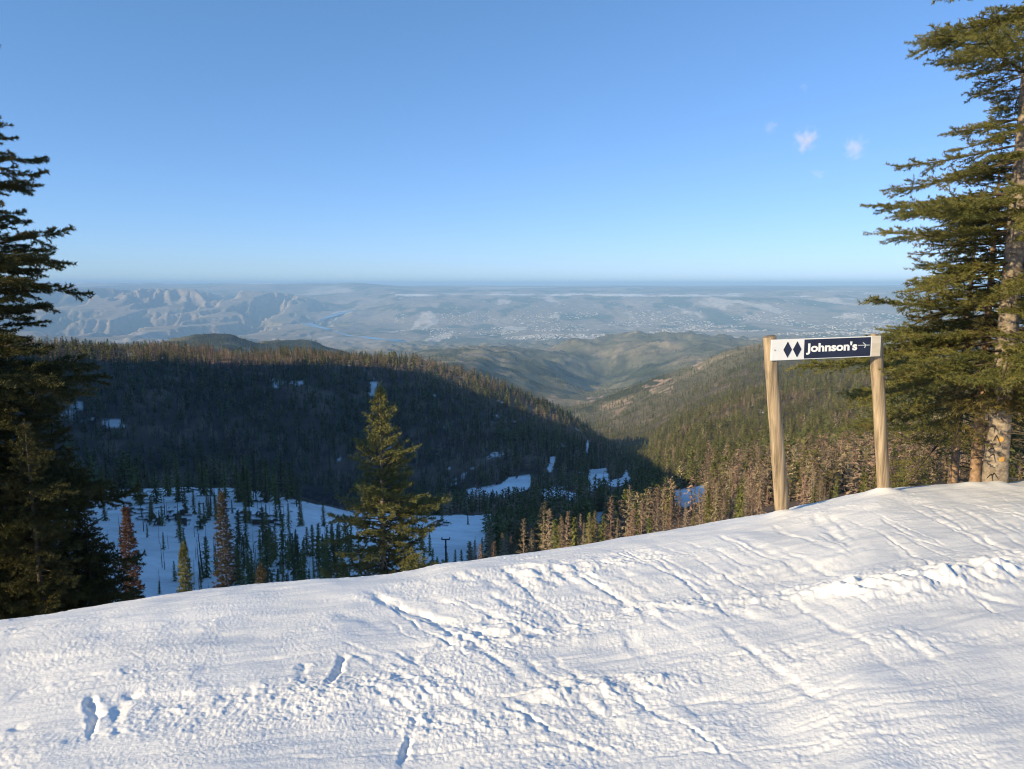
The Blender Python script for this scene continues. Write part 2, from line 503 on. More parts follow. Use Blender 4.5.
# each layer: range r, then (pixel column, pixel row of the ground there); in front of the camera only
LAYERS = [
    (64,    [(0, 640), (256, 622), (400, 604), (512, 594), (600, 576), (700, 554), (850, 524), (1024, 505)]),
    (145,   [(0, 612), (256, 600), (400, 580), (512, 574), (600, 545), (700, 520), (850, 496), (1024, 484)]),
    (430,   [(0, 499), (128, 490), (256, 489), (300, 496), (350, 508), (430, 513), (500, 513), (600, 505), (700, 478), (850, 455), (1024, 440)]),
    (720,   [(0, 524), (300, 524), (350, 518), (430, 506), (512, 484), (600, 480), (640, 474), (700, 446), (850, 425), (1024, 410)]),
    (1220,  [(-250, 352), (75, 353), (128, 355), (200, 357), (256, 359), (300, 360), (350, 362), (400, 366), (450, 374), (500, 391), (550, 412), (580, 430), (600, 444), (620, 455), (640, 452), (660, 440), (700, 416), (760, 397), (850, 384), (1024, 376)]),
    (2000,  [(-250, 372), (350, 374), (430, 392), (500, 420), (550, 432), (600, 437), (640, 428), (660, 418), (700, 400), (760, 380), (850, 368), (1024, 362)]),
    (3000,  [(-250, 368), (128, 364), (340, 368), (450, 386), (512, 402), (560, 409), (590, 406), (640, 389), (700, 368), (730, 355), (760, 349), (850, 347), (1024, 347)]),
    (4500,  [(-250, 345), (75, 345), (130, 342), (170, 338), (200, 336), (225, 337), (260, 345), (285, 343), (305, 340), (330, 346), (380, 352), (430, 352), (470, 358), (512, 376), (560, 387), (590, 394), (640, 388), (700, 378), (850, 365), (1024, 360)]),
    (6500,  [(-250, 362), (300, 360), (400, 357), (450, 349), (475, 348), (500, 352), (540, 359), (575, 377), (600, 384), (620, 378), (650, 363), (700, 352), (850, 352), (1024, 352)]),
    (8500,  [(-250, 352), (400, 352), (450, 351), (500, 349), (540, 351), (560, 346), (600, 340), (640, 336), (680, 336), (720, 339), (760, 343), (850, 345), (1024, 345)]),
    (12500, [(-250, 339), (200, 341), (400, 343), (512, 342), (640, 340), (1024, 338)]),
    (17000, [(-250, 327), (200, 326), (300, 326), (400, 329), (512, 328), (1024, 326)]),
    (19500, [(-250, 309), (150, 310), (250, 313), (290, 315), (320, 319), (350, 317), (400, 314), (512, 312), (700, 311), (1024, 310)]),
    (22500, [(-250, 289), (40, 289), (100, 288), (150, 289.5), (200, 290), (250, 292), (290, 295), (320, 304), (345, 310), (370, 307), (400, 301), (450, 300), (1024, 299)]),
    (27000, [(-250, 296), (250, 297), (330, 297), (380, 292), (400, 290.5), (450, 292), (1024, 292)]),
    (34000, [(-250, 288), (150, 287), (270, 284.5), (320, 284.5), (355, 283), (385, 285), (410, 287), (1024, 287)]),
    (44000, [(-250, 283.5), (0, 283.4), (60, 283.2), (86, 282.9), (100, 283.3), (130, 283.2), (200, 284), (250, 284), (355, 283.6), (400, 285.8), (1024, 285.6)]),
    (62000, [(-250, 288.5), (1024, 288.5)]),
    (95000, [(-250, 290), (1024, 290)]),
]
t_az = np.concatenate([np.linspace(-180, -64, 60, endpoint=False), np.linspace(-64, 42, 1150, endpoint=False), np.linspace(42, 180, 71)])
t_az = np.radians(t_az)
t_r = np.exp(np.concatenate([np.linspace(math.log(16), math.log(400), 230, endpoint=False), np.linspace(math.log(400), math.log(30000), 620, endpoint=False),
                             np.linspace(math.log(30000), math.log(95000), 140)]))
lay_r = [17.0, 25.0]
lay_z = [snow_base(t_az, np.full_like(t_az, 17.0)) - .5, snow_base(t_az, np.full_like(t_az, 25.0)) - .15]
for r_, pts in LAYERS:
    aa = []; ee = []
    for px_, py_ in pts:
        a_, e_ = polar(px_, py_); aa.append(float(a_)); ee.append(float(e_))
    lay_r.append(r_); lay_z.append(hermite(aa, ee, t_az) * r_)
lay_r = np.array(lay_r); lay_z = np.stack(lay_z)                   # (layers, az)
# monotone cubic along log r for every azimuth
lx = np.log(lay_r); dx = np.diff(lx)
dd = np.diff(lay_z, axis=0) / dx[:, None]
mm = np.zeros_like(lay_z)
a_, b_ = dd[:-1], dd[1:]
same = a_ * b_ > 0
mm[1:-1] = np.where(same, 2 * a_ * b_ / np.where(same, a_ + b_, 1), 0)
mm[0] = dd[0]; mm[-1] = dd[-1]
tx = np.clip(np.log(t_r), lx[0], lx[-1])
ii = np.clip(np.searchsorted(lx, tx) - 1, 0, len(lx) - 2)
h_ = dx[ii]; t_ = (tx - lx[ii]) / h_
h00, h10, h01, h11 = 2 * t_**3 - 3 * t_**2 + 1, t_**3 - 2 * t_**2 + t_, -2 * t_**3 + 3 * t_**2, t_**3 - t_**2
TZ = (h00[:, None] * lay_z[ii] + (h10 * h_)[:, None] * mm[ii] + h01[:, None] * lay_z[ii + 1] + (h11 * h_)[:, None] * mm[ii + 1]).T  # (az, r)
TA, TR = np.meshgrid(t_az, t_r, indexing='ij')
TX = TR * np.sin(TA); TY = TR * np.cos(TA)
# relief
TZ += .010 * TR * smooth(100, 300, TR) * (1 - smooth(1500, 2500, TR)) * .55 * fbm(TX / 140, TY / 140, 4, 3)
mid = smooth(1400, 2600, TR) * (1 - smooth(11000, 14000, TR))
TZ += mid * TR * (.010 * (ridged(TX / 1500, TY / 1500, 5, 8) - 1.25) + .0035 * (ridged(TX / 380, TY / 380, 4, 9) - 1.0))
PXT, PYT = project(TX, TY, TZ)
lefthill = smooth(12500, 16500, TR) * (1 - smooth(23500, 26500, TR)) * (1 - smooth(R(-17), R(-12.5), TA))
GUL = np.clip(ridged(TX / 1700 + .12 * TY / 1700 + .4 * perlin(TX / 3000, TY / 5000, 19), TY / 5500, 6, 15, gain=.62), 0, 1.4)
TZ -= lefthill * 330 * (1.3 - GUL)
val = smooth(12000, 16000, TR) * (1 - smooth(26000, 31000, TR)) * (1 - lefthill)
TZ += val * (60 * fbm(TX / 2500, TY / 5000, 5, 27) + 25 * fbm(TX / 600, TY / 900, 3, 28))
TZ += smooth(30000, 40000, TR) * 35 * fbm(TX / 6000, TY / 9000, 4, 33)
TZ += smooth(38000, 42000, TR) * (1 - smooth(47000, 52000, TR)) * (1 - smooth(R(-13), R(-6), TA)) * 120 * (ridged(TX / 3400, TY / 7000, 4, 51) - 1.2)
# ridge added left, outside the picture, shaped so its shadow covers bowl and forest
CAST = [(-60, -2), (0, 5), (60, 17), (139, 40), (350, 76), (555, 114), (690, 136), (735, 152), (790, 116), (836, -5), (900, -60), (1400, -220)]
cy_ = [c[0] for c in CAST]; cz_ = [c[1] for c in CAST]
# foot point on the line x = -0.9 y - 60
nl = math.hypot(1, .9)
s_perp = (TX + .9 * TY + 60) / nl                      # signed distance to the line
y_foot = TY - s_perp * .9 / nl
hgt = np.interp(y_foot, cy_, cz_, left=-400, right=-400)
cone = hgt - np.abs(s_perp) * .85 + 6 * fbm(TX / 40, TY / 40, 3, 61) * smooth(8, 30, np.abs(s_perp))
ok_ = (TR > 45) & (TR < 2500) & (TA < R(-37.5))
TZ = np.where(ok_, np.maximum(TZ, cone), TZ)
# behind the camera the ridge just carries on
back = smooth(R(70), R(100), np.abs(TA))
bz = snow_base(TA, np.minimum(TR, 25)) - .02 * np.maximum(TR - 25, 0)
TZ = np.where((TA > R(70)) | (TA < R(-95)), TZ * (1 - back) + np.maximum(bz, -1200) * back, TZ)
TZ = np.where(TR > 60, TZ, TZ)
LOGR = np.log(t_r)


def terr(x, y):
    """terrain height at points"""
    x = np.atleast_1d(np.asarray(x, float)); y = np.atleast_1d(np.asarray(y, float))
    a = np.arctan2(x, y); lr = np.log(np.clip(np.hypot(x, y), t_r[0], t_r[-1]))
    i = np.clip(np.searchsorted(t_az, a) - 1, 0, len(t_az) - 2); j = np.clip(np.searchsorted(LOGR, lr) - 1, 0, len(LOGR) - 2)
    fa = (a - t_az[i]) / (t_az[i + 1] - t_az[i]); fr = np.clip((lr - LOGR[j]) / (LOGR[j + 1] - LOGR[j]), 0, 1)
    return (TZ[i, j] * (1 - fa) * (1 - fr) + TZ[i + 1, j] * fa * (1 - fr) + TZ[i, j + 1] * (1 - fa) * fr + TZ[i + 1, j + 1] * fa * fr)


SNOW_POLY = [
    [(-80, 497), (40, 500), (120, 490), (160, 488), (230, 488), (262, 492), (300, 501), (352, 511), (432, 516), (492, 514), (493, 540), (470, 575), (400, 590), (340, 606), (0, 640), (-80, 640)],
    [(466, 490), (500, 484), (510, 478), (531, 475), (531, 489), (515, 493), (500, 502), (485, 499), (466, 500)],
    [(588, 470), (607, 468), (609, 480), (597, 490), (587, 497)],
    [(608, 481), (622, 478), (627, 469), (631, 480), (618, 487), (608, 486)],
    [(540, 492), (562, 490), (586, 495), (588, 503), (570, 505), (545, 502)],
    [(672, 490), (705, 485), (706, 500), (685, 508), (672, 502)],
    [(547, 470), (551, 457), (557, 456), (554, 466), (550, 473)],
    [(585, 452), (587, 440), (589, 441), (588, 453)],
    [(588, 535), (596, 512), (607, 512), (606, 532)],
    [(848, 454), (858, 449), (873, 445), (874, 456), (858, 460)],
]
SOIL_POLY = [
    [(270, 484), (283, 484), (330, 495), (354, 502), (354, 513), (330, 507), (300, 501), (272, 497)],
    [(132, 517), (146, 526), (161, 527), (161, 520), (150, 510), (120, 508)],
    [(165, 520), (183, 529), (191, 524), (192, 514), (180, 509), (168, 512)],
    [(190, 530), (204, 516), (210, 520), (200, 530)],
    [(234, 521), (262, 528), (286, 527), (276, 516), (252, 511), (236, 512)],
    [(274, 566), (288, 553), (292, 558), (280, 567)],
    [(428, 529), (440, 528), (453, 525), (446, 520), (432, 521)],
]
PXT, PYT = project(TX, TY, TZ)
wob = 2.2 * fbm(TX / 14, TY / 14, 3, 91) * np.clip(400 / TR, .3, 1)
PXn, PYn = PXT + wob, PYT + .5 * wob


def snow_mask(px, py):
    m_ = np.zeros(np.shape(px), bool)
    for p in SNOW_POLY: m_ |= in_poly(px, py, p)
    return m_


near_ = (TR > 50) & (TR < 2600) & (np.abs(TA) < R(50))
snow_m = snow_mask(PXn, PYn) & near_
soil_m = np.zeros_like(snow_m)
for p in SOIL_POLY: soil_m |= in_poly(PXn, PYn, p)
soil_m &= near_
soil_m |= (snow_m & (PXn < 300) & (PYn < 520) & (fbm(TX / 16, TY / 10, 4, 93) > .34 + .012 * np.maximum(PYn - 492, 0)))
soil_m &= fbm(TX / 5, TY / 5, 4, 98) > -.12
bowl = in_poly(PXn, PYn, SNOW_POLY[0]) & near_
TZ = TZ + np.where(soil_m & bowl, .5, 0)

C = np.zeros(TZ.shape + (3,))


def lay(col, w):
    global C
    C = C * (1 - w[..., None]) + np.array(col) * w[..., None]


one = np.ones_like(TZ)
lay((.10, .078, .056), one)                                                     # forest floor
lay((.17, .125, .090), smooth(.1, .5, fbm(TX / 60, TY / 60, 4, 71)))
lay((.80, .82, .85), snow_m * (1 - .0 * one))
lay((.80, .82, .85), ((TR < 60) * 1.0))
patch = smooth(.70, .86, fbm(TX / 45, TY / 70, 4, 73) + .15 * fbm(TX / 8, TY / 8, 2, 74)) * (TR < 1500) * (TR > 250)
lay((.78, .80, .83), patch * .8)
lay((.060, .045, .036), soil_m * 1.0)
# mid hills: olive scrub, bare pinkish patches
mh = smooth(1700, 3200, TR)
lay((.145, .135, .082), mh)
lay((.25, .205, .135), mh * smooth(-.05, .5, fbm(TX / 700, TY / 700, 5, 81)))
lay((.055, .062, .034), mh * smooth(.0, .45, fbm(TX / 450, TY / 450, 5, 83)) * (1 - smooth(6500, 9000, TR)))
lay((.36, .26, .19), mh * smooth(.50, .62, fbm(TX / 160, TY / 160, 4, 85)) * (1 - smooth(3500, 5000, TR)) * .8)
bare = np.zeros_like(TZ)
for p in [[(640, 386), (655, 380), (675, 378), (672, 392), (655, 394)], [(690, 368), (700, 358), (704, 362), (700, 370)], [(586, 398), (600, 394), (606, 400), (592, 403)]]:
    bare += in_poly(PXT, PYT, p)
lay((.42, .30, .22), bare * smooth(-.1, .4, fbm(TX / 60, TY / 60, 4, 86)))
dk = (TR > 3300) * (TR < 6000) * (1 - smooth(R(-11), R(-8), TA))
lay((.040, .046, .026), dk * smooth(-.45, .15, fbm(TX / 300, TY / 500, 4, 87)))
# far valley: sage, orchards, pale fields
fv = smooth(10500, 14000, TR)
lay((.26, .22, .165), fv)
lay((.34, .28, .22), fv * smooth(.0, .5, fbm(TX / 2600, TY / 3600, 5, 88)))
lay((.34, .28, .21), lefthill * smooth(.6, 1.3, GUL)); lay((.13, .125, .09), lefthill * (1 - smooth(.2, .8, GUL)) * .7)  # paler ribs, darker gullies: vegetation tone with relief shading put into the colour
lay((.10, .115, .075), fv * smooth(.10, .42, fbm(TX / 1100, TY / 2400, 5, 89)) * (1 - lefthill * .6))
lay((.55, .48, .41), fv * smooth(.47, .66, fbm(TX / 900, TY / 3600, 5, 92)) * (1 - lefthill) * (TR < 26500))
for p in [[(395, 294), (1100, 293), (1100, 297), (395, 296)]]:
    lay((.75, .72, .70), in_poly(PXT, PYT, p) * smooth(-.25, .3, fbm(TX / 2500, TY / 4000, 4, 94)))
lay((.13, .13, .13), smooth(25000, 27500, TR) * (TR < 42000) * smooth(-.2, .4, fbm(TX / 8000, TY / 6000, 4, 95)) * (PYT < 293))
lay((.60, .55, .50), (TR > 28000) * smooth(.25, .5, fbm(TX / 5000, TY / 9000, 4, 96)) * .6)
lay((.85, .86, .88), (TR > 39000) * smooth(0, 110, TZ + 120 * fbm(TX / 2500, TY / 2500, 3, 97)))

na, nr = TZ.shape
idx = np.arange(na * nr).reshape(na, nr)
quads = np.stack([idx[:-1, :-1], idx[:-1, 1:], idx[1:, 1:], idx[1:, :-1]], -1).reshape(-1, 4)
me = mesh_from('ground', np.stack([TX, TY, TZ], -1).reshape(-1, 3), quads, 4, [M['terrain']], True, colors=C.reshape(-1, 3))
tag(link('ground', me), kind='structure')

# river in the far valley
riv = [(352, 308, 21500), (335, 313, 20300), (318, 318, 19000), (306, 323, 17900), (312, 327, 16800), (335, 332, 15200), (362, 336, 13900), (402, 341, 12800)]
vs = []; cen = []
for px_, py_, r_ in riv:
    a_, e_ = polar(px_, py_)
    cen.append((r_ * math.sin(a_), r_ * math.cos(a_)))
cen = np.array(cen); tt = np.linspace(0, len(cen) - 1, 90)
cx_ = hermite(np.arange(len(cen)), cen[:, 0], tt); cyy = hermite(np.arange(len(cen)), cen[:, 1], tt)
tgx = np.gradient(cx_); tgy = np.gradient(cyy); tl = np.hypot(tgx, tgy)
wid = 85 + 45 * np.sin(tt * 2.1)
lx_, ly_ = cx_ - tgy / tl * wid, cyy + tgx / tl * wid
rx_, ry_ = cx_ + tgy / tl * wid, cyy - tgx / tl * wid
zc = np.max(np.stack([terr(lx_, ly_), terr(rx_, ry_), terr(cx_, cyy)]), 0) + 3
V = np.concatenate([np.stack([lx_, ly_, zc], 1), np.stack([rx_, ry_, zc], 1)])
n = len(tt); q = [(i, n + i, n + i + 1, i + 1) for i in range(n - 1)]
tag(link('river', mesh_from('river', V, np.array(q), 4, [M['water']])), kind='structure')

# town on the valley floor, read as one scatter of pale buildings
rng = np.random.default_rng(3)
sh_v = []; sh_f = []
cnt = 0
tries = 0
while cnt < 1900 and tries < 20000:
    tries += 1
    px_ = rng.uniform(395, 900); py_ = rng.choice([rng.normal(316, 5), rng.normal(325, 6), rng.normal(333, 3.5), rng.normal(337, 1.5)])
    if px_ < 520 and py_ > 330: px_ = rng.uniform(430, 560)
    if not (306 < py_ < 341): continue
    r_ = np.interp(py_, [306, 311, 327, 341], [21500, 19500, 16800, 12700])
    a_, e_ = polar(px_, py_); a_ = float(a_)
    x, y = r_ * math.sin(a_), r_ * math.cos(a_)
    if perlin(np.array([x / 1500]), np.array([y / 1500]), 5)[0] < -.05: continue
    z = float(terr(x, y)[0])
    w, d, h = rng.uniform(14, 60), rng.uniform(14, 45), rng.uniform(5, 13); t = rng.uniform(0, math.pi)
    c, s = math.cos(t), math.sin(t)
    for zz, k in ((z - 8, 1), (z + h, 1), (z + h * 1.35, 0.0)):
        for dx_, dy_ in ((-w, -d * k), (w, -d * k), (w, d * k), (-w, d * k)):
            sh_v.append((x + (dx_ * c - dy_ * s) * .5, y + (dx_ * s + dy_ * c) * .5, zz))
    o = cnt * 12
    for k in range(4):
        sh_f.append((o + k, o + (k + 1) % 4, o + 4 + (k + 1) % 4, o + 4 + k))
        sh_f.append((o + 4 + k, o + 4 + (k + 1) % 4, o + 8 + (k + 1) % 4, o + 8 + k))
    cnt += 1
o = link('far_town', mesh_from('far_town', np.array(sh_v), np.array(sh_f), 4, [M['house']]))
tag(o, 'distant town of tiny pale buildings spread over the valley floor', 'town', kind='stuff')


# ------------------------------------------------------------------ trees
def tube_arrays(path, radii, sides):
    path = np.asarray(path, float); n = len(path)
    d = np.gradient(path, axis=0); d /= np.linalg.norm(d, axis=1, keepdims=True) + 1e-12
    a = np.where(np.abs(d[:, :1]) < .9, np.array([[1., 0, 0]]), np.array([[0, 1., 0]]))
    u = a - d * np.sum(a * d, 1, keepdims=True); u /= np.linalg.norm(u, axis=1, keepdims=True)
    w = np.cross(d, u)
    t = 2 * np.pi * np.arange(sides) / sides
    v = path[:, None] + (u[:, None] * np.cos(t)[None, :, None] + w[:, None] * np.sin(t)[None, :, None]) * np.asarray(radii)[:, None, None]
    i = np.arange(n - 1)[:, None] * sides; k = np.arange(sides)[None]
    f = np.stack([i + k, i + (k + 1) % sides, i + sides + (k + 1) % sides, i + sides + k], -1).reshape(-1, 4)
    return v.reshape(-1, 3), f


class Quads:
    def __init__(s): s.v = []; s.f = []; s.n = 0
    def add(s, v, f): s.v.append(v); s.f.append(f + s.n); s.n += len(v)
    def mesh(s, name, mat, sm=True):
        return mesh_from(name, np.concatenate(s.v), np.concatenate(s.f), s.f[0].shape[1], [mat], sm)


def needles_mesh(name, tw, per_m, nlen, nwid, mat, rng, spread=.9, up=.25):
    """tw: rows of x y z dx dy dz length; triangles set round every twig"""
    tw = np.asarray(tw); L_ = tw[:, 6]
    cnt = np.maximum(2, (L_ * per_m * rng.uniform(.8, 1.2, len(tw))).astype(int))
    k = np.repeat(np.arange(len(tw)), cnt); n = len(k)
    t = rng.uniform(0, 1, n)
    d = tw[k, 3:6]; p = tw[k, :3] + d * (t * L_[k])[:, None]
    rv = rng.normal(size=(n, 3)); rv[:, 2] += up
    rv -= d * np.sum(rv * d, 1, keepdims=True); rv /= np.linalg.norm(rv, axis=1, keepdims=True) + 1e-9
    nd_ = d * (1 - .45 * spread + .25 * t[:, None]) + rv * spread
    nd_ /= np.linalg.norm(nd_, axis=1, keepdims=True)
    sv = np.cross(nd_, rng.normal(size=(n, 3))); sv /= np.linalg.norm(sv, axis=1, keepdims=True) + 1e-9
    ln = nlen * rng.uniform(.7, 1.25, n)[:, None]; wd = nwid * rng.uniform(.8, 1.2, n)[:, None]
    v = np.stack([p - sv * wd * .5, p + sv * wd * .5, p + nd_ * ln], 1).reshape(-1, 3)
    f = np.arange(n * 3).reshape(-1, 3)
    return mesh_from(name, v, f, 3, [mat], False)


def fir(seed, H, r0, crown0, reach, n_br, per_m, nlen, nwid, mat, twig_gap=.065, ter=True, droop=.10, lean=(0, 0), skip=None,
        lift=(-.12, .5), sides=14, trunk_mat=None, zmax=1.0, reach_jit=(.6, 1.15), twig_frac=.36, limb_r=.016, flat=.25, stubs=0, bend=None, whorl=0):
    """a fir: returns trunk mesh, crown mesh (needle sprays) and limb mesh.
    reach(t, phi) gives branch length at height fraction t of the crown"""
    rng = np.random.default_rng(seed)
    nz_ = 26
    zz = np.linspace(0, H, nz_)

    def axis(z):
        t = z / H
        b = bend if bend else (0, 0)
        return np.array([lean[0] * z + b[0] * t * t * H, lean[1] * z + b[1] * t * t * H, z])
    path = np.array([axis(z) for z in zz])
    rad = r0 * (1 - zz / H) ** .85 + .006
    rad[0] *= 1.18; rad[1] *= 1.05
    tv, tf = tube_arrays(path, rad, sides)
    wob_ = 1 + .06 * rng.normal(size=(len(tv), 1))
    cpt = np.repeat(path, sides, 0); tv = cpt + (tv - cpt) * wob_
    TQ = Quads(); TQ.add(tv, tf)
    LQ = Quads(); tw = []
    for b in range(n_br):
        t = (b + rng.uniform(0, 1)) / n_br                      # 0 bottom of crown .. 1 tip
        t = t ** .92
        if whorl:                                               # boughs sit in tiers with air between them
            t = min(.995, max(.002, (math.floor(t * whorl) + .5 + rng.normal() * .20) / whorl))
        z = crown0 + (H - crown0) * t
        if z / H > zmax: continue
        phi = b * 2.39996 + rng.uniform(-.5, .5)
        if skip and skip(t, phi): continue
        Lb = reach(t, phi) * rng.uniform(*reach_jit)
        if Lb < .05: continue
        pitch = lift[0] + (lift[1] - lift[0]) * t ** 1.3 + rng.uniform(-.12, .12)
        p = axis(z); nseg = 8; st = Lb / nseg
        dirv = np.array([math.cos(phi) * math.cos(pitch), math.sin(phi) * math.cos(pitch), math.sin(pitch)])
        pts = [p.copy()]; dv = dirv.copy()
        for i in range(nseg):
            s_ = (i + .5) / nseg
            dv = dv + np.array([rng.normal() * .05, rng.normal() * .05, -droop * (1 - s_ * 1.9) * .55 + rng.normal() * .03])
            dv /= np.linalg.norm(dv); p = p + dv * st; pts.append(p.copy())
        pts = np.array(pts)
        lr = limb_r * (Lb / 1.5) ** .7
        v_, f_ = tube_arrays(pts, np.linspace(lr, .0035, nseg + 1), 4); LQ.add(v_, f_)
        # twigs on both sides, lying roughly flat
        s0 = .12 + .16 * rng.uniform()
        ns = max(4, int(Lb * (1 - s0) / twig_gap))
        for j in range(ns):
            s_ = s0 + (1 - s0) * (j + rng.uniform(0, 1)) / ns
            q = s_ * nseg; i0 = min(int(q), nseg - 1); fr = q - i0
            pp = pts[i0] * (1 - fr) + pts[i0 + 1] * fr
            dd_ = pts[i0 + 1] - pts[i0]; dd_ /= np.linalg.norm(dd_)
            sd = np.cross(dd_, np.array([0, 0, 1.])); sd /= np.linalg.norm(sd) + 1e-9
            up_ = np.cross(sd, dd_)
            sg = 1 if j % 2 else -1
            shape = math.sin(math.pi * min(1, .25 + .75 * (1 - s_))) * .9 + .1
            tl_ = twig_frac * Lb * shape * rng.uniform(.5, 1.15) * (.55 + .45 * (1 - s_)) + .05
            tl_ = min(tl_, .75)
            tdv = dd_ * rng.uniform(.55, .95) + sd * sg * rng.uniform(.6, 1.0) + up_ * rng.normal() * flat
            tdv /= np.linalg.norm(tdv)
            tw.append((*pp, *tdv, tl_))
            if ter and tl_ > .14:
                n3 = int(tl_ / .075)
                for m_ in range(n3):
                    s3 = (m_ + rng.uniform(.2, 1)) / (n3 + .2)
                    p3 = pp + tdv * tl_ * s3
                    sd3 = np.cross(tdv, up_); sg3 = 1 if m_ % 2 else -1
                    d3 = tdv * .75 + sd3 * sg3 * rng.uniform(.5, .9) + up_ * rng.normal() * (flat + .1)
                    d3 /= np.linalg.norm(d3)
                    tw.append((*p3, *d3, min(.45 * tl_ * (1.1 - s3), .16) * rng.uniform(.6, 1.2) + .03))
        tw.append((*pts[-2], *((pts[-1] - pts[-2]) / st), st * 1.1))
    # leader
    if zmax >= 1:
        tw.append((*axis(H * .96), lean[0], lean[1], 1.0, H * .05 + .08))
    for k in range(stubs):
        z = rng.uniform(.08, 1.0) * crown0; phi = rng.uniform(0, 6.28); p = axis(z)
        d_ = np.array([math.cos(phi), math.sin(phi), rng.uniform(-.2, .3)]); ln = rng.uniform(.03, .25) + r0 * .9
        v_, f_ = tube_arrays(np.array([p, p + d_ * ln * .6, p + d_ * ln + np.array([0, 0, -.02])]), [.010, .008, .004], 4); LQ.add(v_, f_)
    tq = np.concatenate(TQ.f); lq = np.concatenate(LQ.f) + TQ.n
    trunk = mesh_from('trunk', np.concatenate(TQ.v + LQ.v), np.concatenate([tq, lq]), 4, [trunk_mat or M['bark'], M['limb']], True,
                      mat_idx=np.concatenate([np.zeros(len(tq)), np.ones(len(lq))]))
    crown = needles_mesh('crown', tw, per_m, nlen, nwid, mat, rng)
    return trunk, crown


def place_fir(name, label, cat, loc, meshes, rotz=0, scale=1.0, group=None):
    t = thing(name, label, cat, loc, rotz, group)
    t.scale = (scale, scale, scale)
    link('trunk', meshes[0], t); link('crown', meshes[1], t)
    return t


# --- the tall fir at the right, two trunks side by side
pr = at(994, 488, 8.35); zr = snow_base(np.array(math.atan2(pr.x, pr.y)), np.array(math.hypot(pr.x, pr.y)))


def reach_r(t, phi):
    base = 1.88 * (1 - t) ** .9 + .12
    return base * (.80 + .35 * math.sin(t * 37 + 1.1 * math.sin(phi * 2)))


fir_r = fir(21, 11.5, .118, 1.45, reach_r, 440, 270, .038, .0085, M['needles'], twig_gap=.052, flat=.17, whorl=25, lean=(-.004, .01), lift=(-.02, .32), droop=.13,
            trunk_mat=M['bark'], stubs=34, reach_jit=(.42, 1.12), zmax=.80, sides=18, skip=lambda t, p: t < .10 and math.cos(p - 3.7) > -.2 and False)
tr = place_fir('fir_tree', 'tall olive green fir with a thick pale grey trunk at the right edge', 'fir tree', (pr.x, pr.y, float(zr) - .25), fir_r)
for hz_, ang in ((.56, -2.0), (.32, -1.75), (.98, -1.5)):                      # sawn branch scars facing the piste
    s = Shape()
    c = Vector((.0 * hz_ + math.cos(ang) * .112, .01 * hz_ + math.sin(ang) * .112, hz_ + .25))
    d = Vector((math.cos(ang), math.sin(ang), .12))
    s.tube([c - d * .03, c + d * .004, c + d * .007], [.036, .034, .026], 11)
    o = s.build('cut_knot', M['cut_wood'], tr); o['label'] = 'round orange sawn branch end on the pale trunk'

p2 = at(974, 489, 8.9); z2 = snow_base(np.array(math.atan2(p2.x, p2.y)), np.array(math.hypot(p2.x, p2.y)))
fir_r2 = fir(5, 4.4, .068, 1.35, lambda t, p: 1.45 * (1 - t) ** .7 + .1, 110, 250, .040, .0085, M['needles'], lean=(.0, .02), lift=(-.30, .3), droop=.10,
             trunk_mat=M['bark_warm'], stubs=26)
place_fir('fir_tree', 'slimmer fir with a thin reddish trunk close beside the thick pale trunk', 'fir tree', (p2.x, p2.y, float(z2) - .2), fir_r2)

# low fir behind the sign, only its crown shows above the slope
p3 = at(948, 500, 11.6); z3 = snow_base(np.array(math.atan2(p3.x, p3.y)), np.array(math.hypot(p3.x, p3.y)))
fir_r3 = fir(9, 4.3, .07, .35, lambda t, p: 1.25 * (1 - t) ** .6 + .1, 72, 60, .042, .009, M['needles_grey'], lean=(.02, 0), lift=(-.2, .3), trunk_mat=M['bark_warm'])
fir_r3b = fir(10, 5.0, .07, 1.6, lambda t, p: 1.5 * (1 - t) ** .6 + .1, 85, 130, .042, .011, M['needles'], lean=(.02, 0), lift=(-.25, .3), trunk_mat=M['bark_warm'])
place_fir('fir_tree', 'bushy half brown fir growing below the slope just right of the sign', 'fir tree', (p3.x, p3.y, float(z3) - .2), fir_r3)
p4 = at(925, 500, 10.4); z4 = snow_base(np.array(math.atan2(p4.x, p4.y)), np.array(math.hypot(p4.x, p4.y)))
place_fir('fir_tree', 'green fir whose low boughs reach out right behind the sign post', 'fir tree', (p4.x + .4, p4.y, float(z4) - .2), fir_r3b, rotz=1.0)

# --- the dark fir at the left edge and the lower one leaning into it
pl = at(-16, 560, 14.5); zl = float(terr(pl.x, pl.y)[0]) if math.hypot(pl.x, pl.y) > 26 else float(snow_base(np.array(math.atan2(pl.x, pl.y)), np.array(math.hypot(pl.x, pl.y))))
topz = at(-16, -12, 14.5).z
Hl = topz - zl
fir_l = fir(31, Hl, .2, 1.2, lambda t, p: (3.15 * (1 - t) ** .80 + .14) * (.85 + .3 * math.sin(t * 41 + p)), 460, 190, .070, .017, M['needles_shaded'],
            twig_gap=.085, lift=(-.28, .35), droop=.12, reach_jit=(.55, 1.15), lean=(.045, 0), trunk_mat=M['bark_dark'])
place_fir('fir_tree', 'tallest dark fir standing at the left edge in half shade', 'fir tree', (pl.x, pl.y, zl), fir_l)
pq = at(64, 560, 16.5); zq = float(snow_base(np.array(math.atan2(pq.x, pq.y)), np.array(math.hypot(pq.x, pq.y))))
Hq = at(72, 402, 16.5).z - zq
fir_q_h = Hq
fir_q = fir(33, Hq, .10, .3, lambda t, p: 1.6 * (1 - t) ** .7 + .1, 250, 190, .070, .017, M['needles_shaded'], twig_gap=.085, lift=(-.3, .4), flat=.45, trunk_mat=M['bark_dark'])
place_fir('fir_tree', 'shorter dense dark fir just right of the tallest left edge fir', 'fir tree', (pq.x, pq.y, zq), fir_q)
